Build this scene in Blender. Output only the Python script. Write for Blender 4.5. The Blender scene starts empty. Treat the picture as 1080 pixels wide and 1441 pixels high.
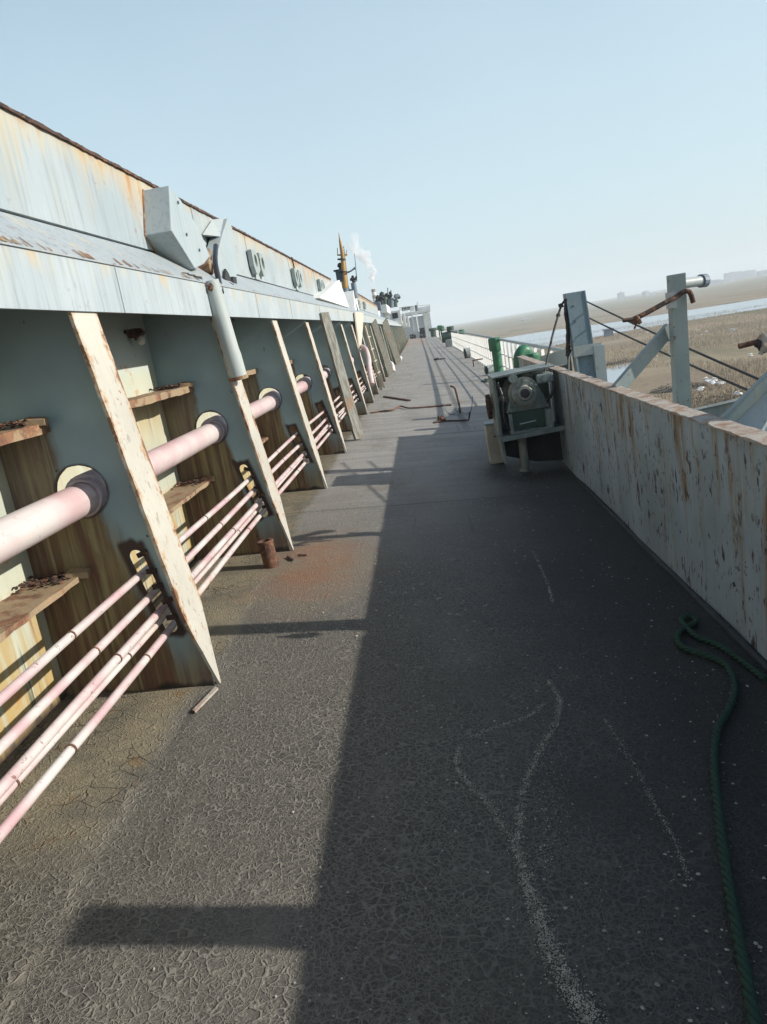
import bpy, bmesh, math, random
import numpy as np
from mathutils import Vector, Matrix
random.seed(7); rng = np.random.default_rng(7)
S = bpy.context.scene
COL = S.collection
R = math.radians

# ------------------------------------------------------------------ camera solved from the photograph
W_, H_ = 1080, 1441
FPX, EYE, VP, HS = 1080.0, 1.6, (585, 462), -.168
KD, X0 = .075, -1.28                       # deck cross-fall to the ship's side, and where it is level zero
def _solve():
    th = math.atan(-HS)
    er = np.array([math.cos(th), -math.sin(th)]); ed = np.array([math.sin(th), math.cos(th)])
    c = np.array([W_/2, H_/2]); d = np.array(VP)-c
    u, v = d@er, d@ed
    p = math.atan(-v/FPX)
    F = np.array([0, math.cos(p), -math.sin(p)]); D = np.array([0, -math.sin(p), -math.cos(p)]); Rr = np.array([1., 0, 0])
    vr = u*Rr+v*D+FPX*F
    a = math.atan2(vr[0], vr[1]); M = np.array([[math.cos(a), -math.sin(a), 0], [math.sin(a), math.cos(a), 0], [0, 0, 1]])
    Rr, D, F = M@Rr, M@D, M@F
    return er[0]*Rr+ed[0]*D, er[1]*Rr+ed[1]*D, F
IX, IY, FW = _solve()
EY = np.array([0, 0, EYE])
def ray(x, y): return (x-W_/2)*IX+(y-H_/2)*IY+FPX*FW
def atX(x, y, X): r = ray(x, y); return Vector(EY+r*(X/r[0]))
def atY(x, y, Y): r = ray(x, y); return Vector(EY+r*(Y/r[1]))
def atZ(x, y, Z): r = ray(x, y); return Vector(EY+r*((Z-EYE)/r[2]))
def atD(x, y, lift=0.):
    r = ray(x, y); t = (-EYE+KD*X0)/(r[2]+KD*r[0]); p = Vector(EY+r*t); p.z += lift; return p
def dz(x): return -KD*(x-X0)

# ------------------------------------------------------------------ object helpers
def tag(o, label=None, cat=None, group=None, kind=None):
    if label: o['label'] = label
    if cat: o['category'] = cat
    if group: o['group'] = group
    if kind: o['kind'] = kind
    return o
def empty(name, loc, label, cat, group=None):
    o = bpy.data.objects.new(name, None); COL.objects.link(o); o.location = loc; o.empty_display_size = .2
    return tag(o, label, cat, group)
def link_mesh(name, me, mat, parent=None):
    o = bpy.data.objects.new(name, me); COL.objects.link(o)
    if mat and not me.materials: me.materials.append(mat)
    if parent is not None: o.parent = parent
    return o
def origin_of(p):
    v = Vector((0, 0, 0))
    while p is not None: v = v+p.location; p = p.parent
    return v
class MB:
    def __init__(s): s.v = []; s.f = []; s.sm = []
    def add(s, vs, fs, smooth=False):
        n = len(s.v); s.v += [Vector(v) for v in vs]; s.f += [[i+n for i in f] for f in fs]; s.sm += [smooth]*len(fs); return s
    def box(s, a, b):
        (x0, y0, z0), (x1, y1, z1) = a, b
        return s.add([(x0,y0,z0),(x1,y0,z0),(x1,y1,z0),(x0,y1,z0),(x0,y0,z1),(x1,y0,z1),(x1,y1,z1),(x0,y1,z1)],
                     [(3,2,1,0),(4,5,6,7),(0,1,5,4),(1,2,6,5),(2,3,7,6),(3,0,4,7)])
    def bar(s, p, q, w, h, up=(0,0,1)):
        p, q = Vector(p), Vector(q); d = (q-p).normalized(); up = Vector(up)
        sx = d.cross(up)
        if sx.length < 1e-4: sx = d.cross(Vector((1,0,0)))
        sx.normalize(); uz = sx.cross(d)
        sx = sx*w/2; uz = uz*h/2
        return s.add([p-sx-uz,p+sx-uz,p+sx+uz,p-sx+uz,q-sx-uz,q+sx-uz,q+sx+uz,q-sx+uz],
                     [(0,1,2,3),(7,6,5,4),(0,4,5,1),(1,5,6,2),(2,6,7,3),(3,7,4,0)])
    def tube(s, pts, r, n=10, cap=True, jit=0.):
        pts = [Vector(p) for p in pts]; rs = r if isinstance(r, (list, tuple)) else [r]*len(pts)
        rings = []; ref = None
        for i, p in enumerate(pts):
            d = (pts[min(i+1, len(pts)-1)]-pts[max(i-1, 0)])
            d = d.normalized() if d.length > 1e-9 else Vector((0,0,1))
            if ref is None:
                ref = d.cross(Vector((0,0,1)) if abs(d.z) < .9 else Vector((1,0,0))).normalized()
            ref = (ref-d*ref.dot(d)).normalized(); b = d.cross(ref)
            rings.append([p+(ref*math.cos(2*math.pi*k/n)+b*math.sin(2*math.pi*k/n))*rs[i]*(1+random.uniform(-jit, jit)) for k in range(n)])
        vs = [v for ring in rings for v in ring]
        fs = [(i*n+k, i*n+(k+1)%n, (i+1)*n+(k+1)%n, (i+1)*n+k) for i in range(len(pts)-1) for k in range(n)]
        s.add(vs, fs, True)
        if cap:
            s.add(rings[0], [tuple(range(n))[::-1]]); s.add(rings[-1], [tuple(range(n))])
        return s
    def ring(s, p, q, ro, ri, n=20):                       # hollow sleeve from p to q
        p, q = Vector(p), Vector(q); d = (q-p).normalized()
        a = d.cross(Vector((0,0,1)) if abs(d.z) < .9 else Vector((1,0,0))).normalized(); b = d.cross(a)
        vs = []
        for c, r in ((p, ro), (q, ro), (q, ri), (p, ri)):
            vs += [c+(a*math.cos(2*math.pi*k/n)+b*math.sin(2*math.pi*k/n))*r for k in range(n)]
        fs = [(j*n+k, j*n+(k+1)%n, ((j+1)%4)*n+(k+1)%n, ((j+1)%4)*n+k) for j in range(4) for k in range(n)]
        return s.add(vs, fs, False)
    def prism(s, poly, d):                                 # closed 3-D polygon pushed along d
        d = Vector(d); n = len(poly); P = [Vector(p) for p in poly]
        return s.add(P+[p+d for p in P], [tuple(range(n))[::-1], tuple(range(n, 2*n))]+[(i, (i+1)%n, n+(i+1)%n, n+i) for i in range(n)])
    def blob(s, c, r, jit=.25, sub=1, sc=(1,1,1)):
        bm = bmesh.new(); bmesh.ops.create_icosphere(bm, subdivisions=sub, radius=1)
        c = Vector(c); ix = {v: i for i, v in enumerate(bm.verts)}
        vs = [c+Vector((v.co.x*sc[0], v.co.y*sc[1], v.co.z*sc[2]))*r*(1+random.uniform(-jit, jit)) for v in bm.verts]
        fs = [[ix[v] for v in f.verts] for f in bm.faces]; bm.free()
        return s.add(vs, fs, False)
    def build(s, name, mat, parent=None, bevel=0, fix=True):
        o0 = origin_of(parent); me = bpy.data.meshes.new(name)
        me.from_pydata([tuple(v-o0) for v in s.v], [], s.f)
        me.polygons.foreach_set('use_smooth', s.sm)
        if fix:
            bm = bmesh.new(); bm.from_mesh(me); bmesh.ops.recalc_face_normals(bm, faces=bm.faces); bm.to_mesh(me); bm.free()
        me.update(); o = link_mesh(name, me, mat, parent)
        if bevel:
            m = o.modifiers.new('bevel', 'BEVEL'); m.width = bevel; m.segments = 2; m.limit_method = 'ANGLE'
        return o
def plate2d(name, outer, holes, thick, frame, mat, parent=None):
    """flat plate with holes: outlines in 2-D (u,v), frame(u,v,w) gives the point, w across the thickness"""
    cu = bpy.data.curves.new('tmp', 'CURVE'); cu.dimensions = '2D'; cu.fill_mode = 'BOTH'; cu.extrude = thick/2
    for poly in [outer]+holes:
        sp = cu.splines.new('POLY'); sp.points.add(len(poly)-1); sp.use_cyclic_u = True
        for p, (u, v) in zip(sp.points, poly): p.co = (u, v, 0, 1)
    ob = bpy.data.objects.new('tmp', cu); COL.objects.link(ob)
    dg = bpy.context.evaluated_depsgraph_get(); dg.update()
    me = bpy.data.meshes.new_from_object(ob.evaluated_get(dg)); bpy.data.objects.remove(ob); bpy.data.curves.remove(cu)
    o0 = origin_of(parent)
    for v in me.vertices: v.co = Vector(frame(*v.co))-o0
    bm = bmesh.new(); bm.from_mesh(me); bmesh.ops.remove_doubles(bm, verts=bm.verts, dist=1e-5)
    bmesh.ops.recalc_face_normals(bm, faces=bm.faces); bm.to_mesh(me); bm.free()
    me.name = name; me.materials.clear()
    for p in me.polygons: p.use_smooth = False
    return link_mesh(name, me, mat, parent)
def circle(cx, cy, r, n=24, ry=None, jit=0): return [(cx+r*(1+random.uniform(-jit, jit))*math.cos(2*math.pi*k/n), cy+(ry or r)*(1+random.uniform(-jit, jit))*math.sin(2*math.pi*k/n)) for k in range(n)]
def capsule(p, q, r, n=8):
    p, q = Vector((*p, 0)), Vector((*q, 0)); d = (q-p).normalized(); a = math.atan2(d.y, d.x); out = []
    for c, s0 in ((q, a-math.pi/2), (p, a+math.pi/2)):
        out += [(c.x+r*math.cos(s0+math.pi*k/n), c.y+r*math.sin(s0+math.pi*k/n)) for k in range(n+1)]
    return out
def spline(pts, per=12):
    P = [Vector(p) for p in pts]; P = [P[0]*2-P[1]]+P+[P[-1]*2-P[-2]]; out = []
    for i in range(1, len(P)-2):
        a, b, c, d = P[i-1:i+3]
        for k in range(per):
            t = k/per; out.append(.5*((2*b)+(c-a)*t+(2*a-5*b+4*c-d)*t*t+(3*b-a-3*c+d)*t**3))
    return out+[P[-2]]
def copy_tree(o, parent=None):
    c = o.copy(); COL.objects.link(c)
    if parent is not None: c.parent = parent
    for ch in list(o.children): copy_tree(ch, c)
    return c

# ------------------------------------------------------------------ material helpers
class NT:
    def __init__(s, name):
        s.m = bpy.data.materials.new(name); s.m.use_nodes = True; s.t = s.m.node_tree; s.t.nodes.clear()
        s.out = s.t.nodes.new('ShaderNodeOutputMaterial'); s.b = s.n('BsdfPrincipled'); s.t.links.new(s.b.outputs[0], s.out.inputs[0])
    def n(s, k): return s.t.nodes.new('ShaderNode'+k)
    def put(s, sock, v):
        if isinstance(v, bpy.types.NodeSocket): s.t.links.new(v, sock)
        elif isinstance(v, (tuple, list)) and len(v) == 3 and sock.type == 'RGBA': sock.default_value = (*v, 1)
        else: sock.default_value = v
    def obj(s, rnd=True):
        c = s.n('TexCoord').outputs['Object']
        if not rnd: return c
        i = s.n('ObjectInfo'); a = s.n('VectorMath'); a.operation = 'ADD'
        m = s.math('MULTIPLY', i.outputs['Random'], 37.); cb = s.n('CombineXYZ')
        for k in range(3): s.put(cb.inputs[k], m)
        s.put(a.inputs[0], c); s.put(a.inputs[1], cb.outputs[0]); return a.outputs[0]
    def scale(s, v, sc):
        m = s.n('VectorMath'); m.operation = 'MULTIPLY'; s.put(m.inputs[0], v); m.inputs[1].default_value = sc; return m.outputs[0]
    def xyz(s, v):
        m = s.n('SeparateXYZ'); s.put(m.inputs[0], v); return m.outputs
    def math(s, op, a, b=0., clamp=False):
        m = s.n('Math'); m.operation = op; m.use_clamp = clamp; s.put(m.inputs[0], a); s.put(m.inputs[1], b); return m.outputs[0]
    def noise(s, v, sc, det=4., ro=.55, dist=0.):
        m = s.n('TexNoise'); s.put(m.inputs['Vector'], v); m.inputs['Scale'].default_value = sc; m.inputs['Detail'].default_value = det
        m.inputs['Roughness'].default_value = ro; m.inputs['Distortion'].default_value = dist; return m.outputs[0]
    def vor(s, v, sc, feat='F1', rand=1.):
        m = s.n('TexVoronoi'); m.feature = feat; s.put(m.inputs['Vector'], v); m.inputs['Scale'].default_value = sc; m.inputs['Randomness'].default_value = rand
        return m.outputs['Distance']
    def step(s, v, a, b, lo=0., hi=1.):
        m = s.n('MapRange'); m.interpolation_type = 'SMOOTHSTEP'; s.put(m.inputs['Value'], v)
        for k, q in (('From Min', a), ('From Max', b), ('To Min', lo), ('To Max', hi)): s.put(m.inputs[k], q)
        return m.outputs[0]
    def mix(s, f, a, b, mode='MIX'):
        m = s.n('Mix'); m.data_type = 'RGBA'; m.blend_type = mode; s.put(m.inputs[0], f); s.put(m.inputs[6], a); s.put(m.inputs[7], b); return m.outputs[2]
    def mul(s, *a):
        r = a[0]
        for q in a[1:]: r = s.math('MULTIPLY', r, q)
        return r
    def done(s, col, rough=.6, bump=None, dist=.004, strength=.6, metal=0., spec=.4):
        s.put(s.b.inputs['Base Color'], col); s.put(s.b.inputs['Roughness'], rough); s.put(s.b.inputs['Metallic'], metal)
        s.b.inputs['Specular IOR Level'].default_value = spec
        if bump is not None:
            b = s.n('Bump'); b.inputs['Strength'].default_value = strength; b.inputs['Distance'].default_value = dist
            s.put(b.inputs['Height'], bump); s.t.links.new(b.outputs[0], s.b.inputs['Normal'])
        return s.m
RUST = (.17, .062, .026); RUSTO = (.34, .14, .05); YEL = (.56, .42, .2)
def paint(name, base, base2, streak=.5, chips=.4, patch=.2, rough=.5, fade=None, top=None, tick=0., runs=None, edge=0., yel=YEL, rust=RUST, chipcol=None, sc=1., axis=2, dirt=.3):
    """weathered paint: long runs of rust and yellow stain down the sheet, chips through to rust, broad dirty clouds"""
    t = NT(name); c0 = t.obj(False); c = t.obj(True)
    st = [9*sc]*3; st[axis] = .55*sc
    st = t.scale(c, tuple(st))
    cl = t.noise(c, 1.6*sc, 5); col = t.mix(t.step(cl, .35, .68), base, base2)
    fine = t.noise(t.scale(c, tuple([40*sc if k != axis else 2.2*sc for k in range(3)])), 1., 4)
    col = t.mix(t.step(fine, .45, .75, 0, .35*dirt*2), col, tuple(v*.62 for v in base))
    run = t.step(t.noise(st, 1., 5, .6), .53, .70)
    big = t.step(t.noise(c, .9*sc, 2), .36, .62)
    f = t.mul(run, big, streak)
    if fade: f = t.mul(f, t.step(t.xyz(c0)[axis], fade[0], fade[1], .15, 1))
    col = t.mix(t.math('MINIMUM', f, 1.), col, yel)
    core = t.step(t.noise(st, 1.35, 6, .65), .6, .74)
    f2 = t.mul(core, big, streak)
    if fade: f2 = t.mul(f2, t.step(t.xyz(c0)[axis], fade[0], fade[1], 0, 1))
    col = t.mix(t.math('MINIMUM', f2, .9), col, RUSTO)
    if top:
        e = t.math('ADD', t.xyz(c0)[2], t.math('MULTIPLY', t.math('SUBTRACT', t.noise(st, 1.6, 6, .7), .5), top[1]))
        e2 = t.math('ADD', t.xyz(c0)[2], t.math('MULTIPLY', t.math('SUBTRACT', t.noise(c, 9*sc, 6, .7), .5), top[1]*.35))
        bg_ = t.step(t.noise(c, 1.1, 3), .38, .66)
        col = t.mix(t.mul(t.step(e, top[0]-.16, top[0]+.02, 0, .7), bg_), col, yel)
        col = t.mix(t.mul(t.step(e, top[0]-.03, top[0]+.06, 0, .8), t.math('MAXIMUM', bg_, .25)), col, RUSTO)
        col = t.mix(t.step(e2, top[0]+.03, top[0]+.07, 0, .9), col, (.13, .07, .045))
    if runs:                                            # separate runs starting at the upper edge, each with its own length
        zt, fr, ln, am, c_out, c_in = runs
        x_, y_, z_ = t.xyz(c0)
        def line(k, off):
            q = t.n('CombineXYZ'); t.put(q.inputs[1], t.math('ADD', t.math('MULTIPLY', y_, k), off)); t.put(q.inputs[2], t.math('MULTIPLY', z_, k*.11)); return q.outputs[0]
        r1 = t.noise(line(fr, 3.), 1., 3, .6); r2 = t.noise(line(fr*.43, 11.), 1., 1)
        dn = t.math('SUBTRACT', zt, z_)
        L_ = t.math('MULTIPLY', t.step(r2, .3, .72, .15, 1.), ln)
        fade_ = t.step(t.math('DIVIDE', dn, L_), 1., .1)
        blot = t.step(t.noise(t.scale(c, (9, 9, 2.6)), 1., 6, .7), .36, .62)
        col = t.mix(t.mul(t.step(r1, .46, .58), fade_, blot, am), col, c_out)
        col = t.mix(t.mul(t.step(r1, .53, .63), fade_, blot, am), col, c_in)
    if edge:
        ey = t.math('DIVIDE', t.math('ABSOLUTE', t.math('SUBTRACT', t.xyz(c0)[1], .015)), .145)
        ey = t.math('ADD', ey, t.math('MULTIPLY', t.math('SUBTRACT', t.noise(t.scale(c, (7, 7, 7)), 1., 7, .72), .5), 2.6))
        col = t.mix(t.step(ey, .74, .96, 0, edge*.75), col, (.40, .24, .11))
        col = t.mix(t.step(ey, .98, 1.10, 0, edge), col, (.16, .075, .04))
    if tick:
        tk = t.mul(t.step(t.noise(t.scale(c, (34, 34, 13)), 1., 3, .5), .635, .66), t.step(t.noise(c, 4.5, 3), .38, .5), tick)
        col = t.mix(tk, col, (.09, .06, .05))
        if tick >= 1:
            tk2 = t.mul(t.step(t.noise(t.scale(c, (13, 13, 5.5)), 1., 5, .6), .60, .635), t.step(t.noise(c, 2.2, 3), .40, .54))
            col = t.mix(tk2, col, (.06, .038, .03))
    ch = t.mul(t.step(t.noise(c, 21*sc, 5, .6, .4), .6, .66), t.step(t.noise(c, 2.3*sc, 3), .42, .6))
    chf = t.mul(ch, chips)
    col = t.mix(chf, col, chipcol or rust)
    pt = t.step(t.noise(c, 3.4*sc, 7, .68), .6, .68)
    col = t.mix(t.mul(pt, patch), col, rust)
    h = t.math('SUBTRACT', t.mul(t.noise(c, 60*sc, 3), .25), t.math('ADD', chf, t.mul(pt, patch)))
    return t.done(col, t.step(t.math('ADD', chf, pt), 0, 1, rough, .85), h, .003, .5)
def rusty(name, a=(.21, .085, .04), b=(.06, .03, .02), pnt=None, amt=.5, sc=1., soft=False):
    t = NT(name); c = t.obj(True)
    col = t.mix(t.step(t.noise(c, 7*sc, 6, .65), .35, .65), a, b)
    col = t.mix(t.step(t.noise(c, 34*sc, 4), .5, .7, 0, .6), col, (.33, .15, .07))
    if pnt: col = t.mix(t.mul(t.step(t.noise(c, 4.2*sc, 7, .68), *((.36, .60) if soft else (.44, .52))), amt), col, pnt)
    return t.done(col, .85, t.noise(c, 45*sc, 5, .7), .006, .8)
def plain(name, col, col2=None, rough=.6, sc=6., metal=0.):
    t = NT(name); c = t.obj(True)
    return t.done(t.mix(t.step(t.noise(c, sc, 5, .6), .35, .7), col, col2 or tuple(v*.7 for v in col)), rough, t.noise(c, sc*8, 3), .002, .3, metal)

M = {}
M['coaming'] = paint('grey_white_coaming_paint', (.345, .392, .405), (.285, .335, .355), .55, .3, .03, .5, fade=(2.25, 2.75), dirt=.9, yel=(.46, .38, .22), top=(2.885, .36), sc=.8, runs=(2.92, 2.6, .75, .9, (.44, .375, .235), (.37, .19, .07)))
M['ledge'] = paint('ledge_paint', (.275, .315, .33), (.315, .35, .365), .35, .5, .1, .45, dirt=.8, tick=.5)
M['beam'] = paint('beam_paint', (.335, .382, .40), (.38, .43, .445), .4, .2, .03, .5, fade=(1.9, 2.15), yel=(.55, .48, .33), dirt=.9, runs=(2.16, 4.2, .22, .6, (.50, .45, .31), (.42, .28, .13)))
M['wall_in'] = None
M['flange'] = paint('cream_flange_paint', (.47, .45, .385), (.40, .38, .325), .15, 1., .55, .55, yel=(.56, .36, .17), rust=(.33, .16, .08), sc=1.25, tick=.35, dirt=.2, edge=.9)
M['white'] = paint('old_white_paint', (.74, .74, .7), (.64, .65, .62), .35, .4, .1, .5)
M['cream_far'] = paint('far_frame_paint', (.50, .46, .36), (.34, .32, .25), .4, .5, .3, .6)
M['green_far'] = paint('far_green_frame_paint', (.24, .27, .2), (.32, .3, .22), .4, .5, .35, .6)
M['bulwark'] = paint('bulwark_paint', (.34, .415, .455), (.25, .31, .33), 1.2, 1., .7, .55, fade=(-1.2, .6), yel=(.27, .225, .115), rust=(.085, .055, .04), chipcol=(.022, .02, .02), sc=.8, dirt=.5, tick=1., top=(.93, .22), runs=(.93, 6.4, 1.7, 1., (.26, .205, .095), (.15, .075, .032)))
M['bluegrey'] = paint('blue_grey_steel_paint', (.175, .23, .25), (.13, .18, .20), .3, .5, .06, .5, chipcol=(.1, .05, .03))
M['greengrey'] = paint('green_grey_post_paint', (.29, .335, .32), (.22, .27, .265), .5, .8, .12, .55, chipcol=(.12, .07, .04))
M['lightgrey'] = paint('light_grey_paint', (.37, .41, .40), (.33, .37, .36), .2, .25, .03, .5)
M['boxgrey'] = paint('smooth_grey_box_paint', (.34, .395, .41), (.31, .365, .38), .6, .25, .03, .45, yel=(.36, .33, .24), dirt=.8)
M['pink'] = paint('faded_pink_pipe_paint', (.54, .485, .46), (.47, .315, .315), .2, .25, .04, .45, yel=(.6, .45, .3), axis=1, rust=(.3, .13, .08))
M['pinkpipe'] = paint('white_pink_pipe_paint', (.53, .49, .455), (.47, .30, .305), .2, .8, .05, .45, axis=1, sc=2.2, chipcol=(.13, .05, .035))
M['sleeve'] = plain('mauve_sleeve_paint', (.52, .45, .47), (.40, .31, .33), .5, 9)
M['rust'] = rusty('rusted_steel', (.15, .07, .042), (.055, .03, .022))
M['rustcap'] = rusty('rusty_cap_paint', (.35, .235, .155), (.235, .14, .09), (.40, .375, .325), .95, 2.4, True)
M['winch'] = paint('grimy_winch_paint', (.215, .255, .24), (.12, .15, .14), .8, 1., .45, .6, yel=(.3, .28, .2), rust=(.055, .045, .035), sc=2.2, dirt=1.2)
M['winchlight'] = paint('crusty_drum_paint', (.36, .36, .31), (.17, .19, .17), .8, 1., .6, .7, yel=(.3, .26, .15), rust=(.06, .045, .035), sc=3., dirt=1.2)
M['rustpaint'] = rusty('rusty_painted_stiffener', (.22, .115, .065), (.11, .055, .035), (.33, .265, .165), .6)
M['darkrust'] = rusty('dark_rust', (.07, .04, .03), (.03, .022, .02))
M['dark'] = plain('dark_steel', (.035, .038, .04), (.02, .022, .022), .7)
M['cable'] = plain('black_cable', (.02, .02, .022), (.035, .03, .027), .6, 30)
M['wood'] = None
M['green'] = plain('green_vent_paint', (.035, .16, .075), (.025, .11, .06), .45, 5)
M['darkgreen'] = plain('dark_green_paint', (.03, .07, .05), (.05, .07, .06), .55, 7)
M['yellow'] = plain('mast_yellow_paint', (.40, .245, .07), (.32, .18, .06), .55, 3)
M['navy'] = plain('navy_paint', (.035, .055, .085), (.05, .07, .09), .6, 3)
M['slate'] = plain('slate_blue_paint', (.15, .19, .23), (.12, .16, .19), .55, 3)
M['hose'] = plain('black_hose', (.02, .022, .03), (.03, .03, .035), .4, 12)
M['glass'] = plain('dusty_lamp_glass', (.45, .46, .44), (.3, .3, .28), .3, 12)
M['housewhite'] = paint('deckhouse_paint', (.62, .65, .66), (.55, .58, .6), .25, .1, .02, .5, sc=.4)
M['railwhite'] = paint('rail_white_paint', (.66, .665, .64), (.6, .6, .57), .2, .3, .05, .5)
M['creamplate'] = paint('cream_plate_paint', (.55, .50, .41), (.5, .44, .36), .6, .4, .2, .55, rust=(.3, .14, .06))
M['bldg'] = plain('pale_building', (.45, .47, .5), (.36, .38, .42), .8, .02)
M['bldg2'] = plain('white_shed', (.7, .71, .7), (.6, .6, .6), .8, .02)

def web_material():
    """teal rib web: brown and olive run-off below the pipe hole and under the stiffener, black line at the deck"""
    t = NT('teal_web_paint'); c0 = t.obj(False); c = t.obj(True); X, Y, Z = t.xyz(c0)
    wob = t.math('MULTIPLY', t.math('SUBTRACT', t.noise(t.scale(c, (6, 6, 1.2)), 1., 5), .5), .30)
    xw = t.math('ADD', X, wob); zw = t.math('ADD', Z, t.math('MULTIPLY', wob, .5))
    col = t.mix(t.step(t.noise(c, 2.2, 4), .3, .7), (.30, .415, .445), (.245, .345, .375))
    col = t.mix(t.step(Z, 1.2, 2.0, 0, .5), col, (.19, .25, .27))  # shade under the beam painted in: web darkens towards its top
    low = t.mul(t.step(zw, .98, 1.04, 1, 0), t.step(t.math('ADD', xw, t.math('MULTIPLY', Z, .20)), -.20, -.12, 1, 0))          # under the big pipe
    mid = t.mul(t.step(zw, 1.42, 1.46, 1, 0), t.step(xw, -.56, -.50, 1, 0))         # under the upper stiffener
    foot = t.step(zw, .38, .06, 0, 1)
    run = t.noise(t.scale(c, (22, 22, 1.1)), 1., 5, .65)
    st = t.mix(t.step(run, .36, .62), (.105, .042, .022), (.23, .17, .075))
    st = t.mix(t.step(t.noise(t.scale(c, (30, 30, .8)), 1.3, 4), .55, .72, 0, .7), st, (.34, .29, .13))
    st = t.mix(t.step(t.noise(t.scale(c, (9, 9, 2.)), 1., 5, .65), .5, .66, 0, .8), st, (.14, .05, .026))
    f = t.math('MAXIMUM', t.mul(low, .96), t.math('MAXIMUM', t.mul(mid, .85), t.mul(foot, .85)))
    col = t.mix(f, col, st)
    hole = t.math('SQRT', t.math('ADD', t.math('POWER', t.math('ADD', X, .45), 2.), t.math('POWER', t.math('SUBTRACT', Z, 1.10), 2.)))
    hole = t.math('ADD', hole, t.math('MULTIPLY', wob, .08))
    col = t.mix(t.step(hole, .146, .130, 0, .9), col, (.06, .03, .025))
    sl = t.math('ABSOLUTE', t.math('ADD', t.math('ADD', X, .215), t.math('MULTIPLY', t.math('SUBTRACT', Z, .54), .23)))
    sl = t.math('ADD', sl, t.math('MULTIPLY', wob, .12))
    col = t.mix(t.mul(t.step(sl, .085, .055), t.step(t.math('ABSOLUTE', t.math('SUBTRACT', zw, .56)), .27, .24)), col, (.045, .026, .022))
    ch = t.mul(t.step(t.noise(t.scale(c, (26, 26, 15)), 1., 4, .6), .66, .69), t.step(t.noise(c, 3., 2), .5, .6))
    col = t.mix(ch, col, (.05, .03, .025))
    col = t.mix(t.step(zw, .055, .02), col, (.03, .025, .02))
    return t.done(col, .55, t.math('SUBTRACT', t.mul(t.noise(c, 50, 3), .3), ch), .003, .5)
M['web'] = web_material()
def pocket_material():
    """back wall of the pockets: pale paint above, yellow and orange run-off below the stiffeners"""
    t = NT('pocket_wall_paint'); c = t.obj(False); X, Y, Z = t.xyz(c)
    col = t.mix(t.step(t.noise(c, 1.7, 4), .35, .65), (.44, .455, .36), (.38, .41, .34))
    col = t.mix(t.step(Z, 1.55, 1.75), col, (.41, .47, .46))
    run = t.noise(t.scale(c, (9, 9, .7)), 1., 6, .65); big = t.noise(c, 1.3, 3)
    a = t.math('MAXIMUM', t.mul(t.step(Z, 1.46, 1.42), t.step(Z, .95, 1.4, .1, .7)), t.mul(t.step(Z, .75, .68), t.step(Z, 0., .7, .95, .75)))
    col = t.mix(t.mul(a, t.step(run, .36, .55)), col, (.38, .27, .10))
    col = t.mix(t.mul(a, t.step(t.noise(t.scale(c, (14, 14, .9)), 1.2, 6, .7), .55, .68)), col, (.23, .10, .04))
    col = t.mix(t.mul(t.step(t.noise(c, 5, 6, .65), .6, .67), .7), col, (.42, .22, .07))
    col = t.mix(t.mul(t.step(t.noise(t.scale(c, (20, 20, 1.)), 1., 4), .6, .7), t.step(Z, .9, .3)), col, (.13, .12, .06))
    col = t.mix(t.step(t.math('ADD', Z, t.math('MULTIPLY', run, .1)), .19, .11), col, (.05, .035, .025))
    return t.done(col, .6, t.noise(c, 40, 4), .003, .4)
M['pocket'] = pocket_material()
def wood_material():
    t = NT('weathered_wood'); c = t.obj(False)
    g = t.noise(t.scale(c, (28, 28, 1.6)), 1., 6, .65)
    col = t.mix(t.step(g, .35, .65), (.25, .25, .215), (.12, .115, .095))
    col = t.mix(t.step(t.noise(c, 2.5, 4), .55, .7, 0, .7), col, (.22, .13, .07))
    return t.done(col, .85, g, .01, .8)
M['wood'] = wood_material()

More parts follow.
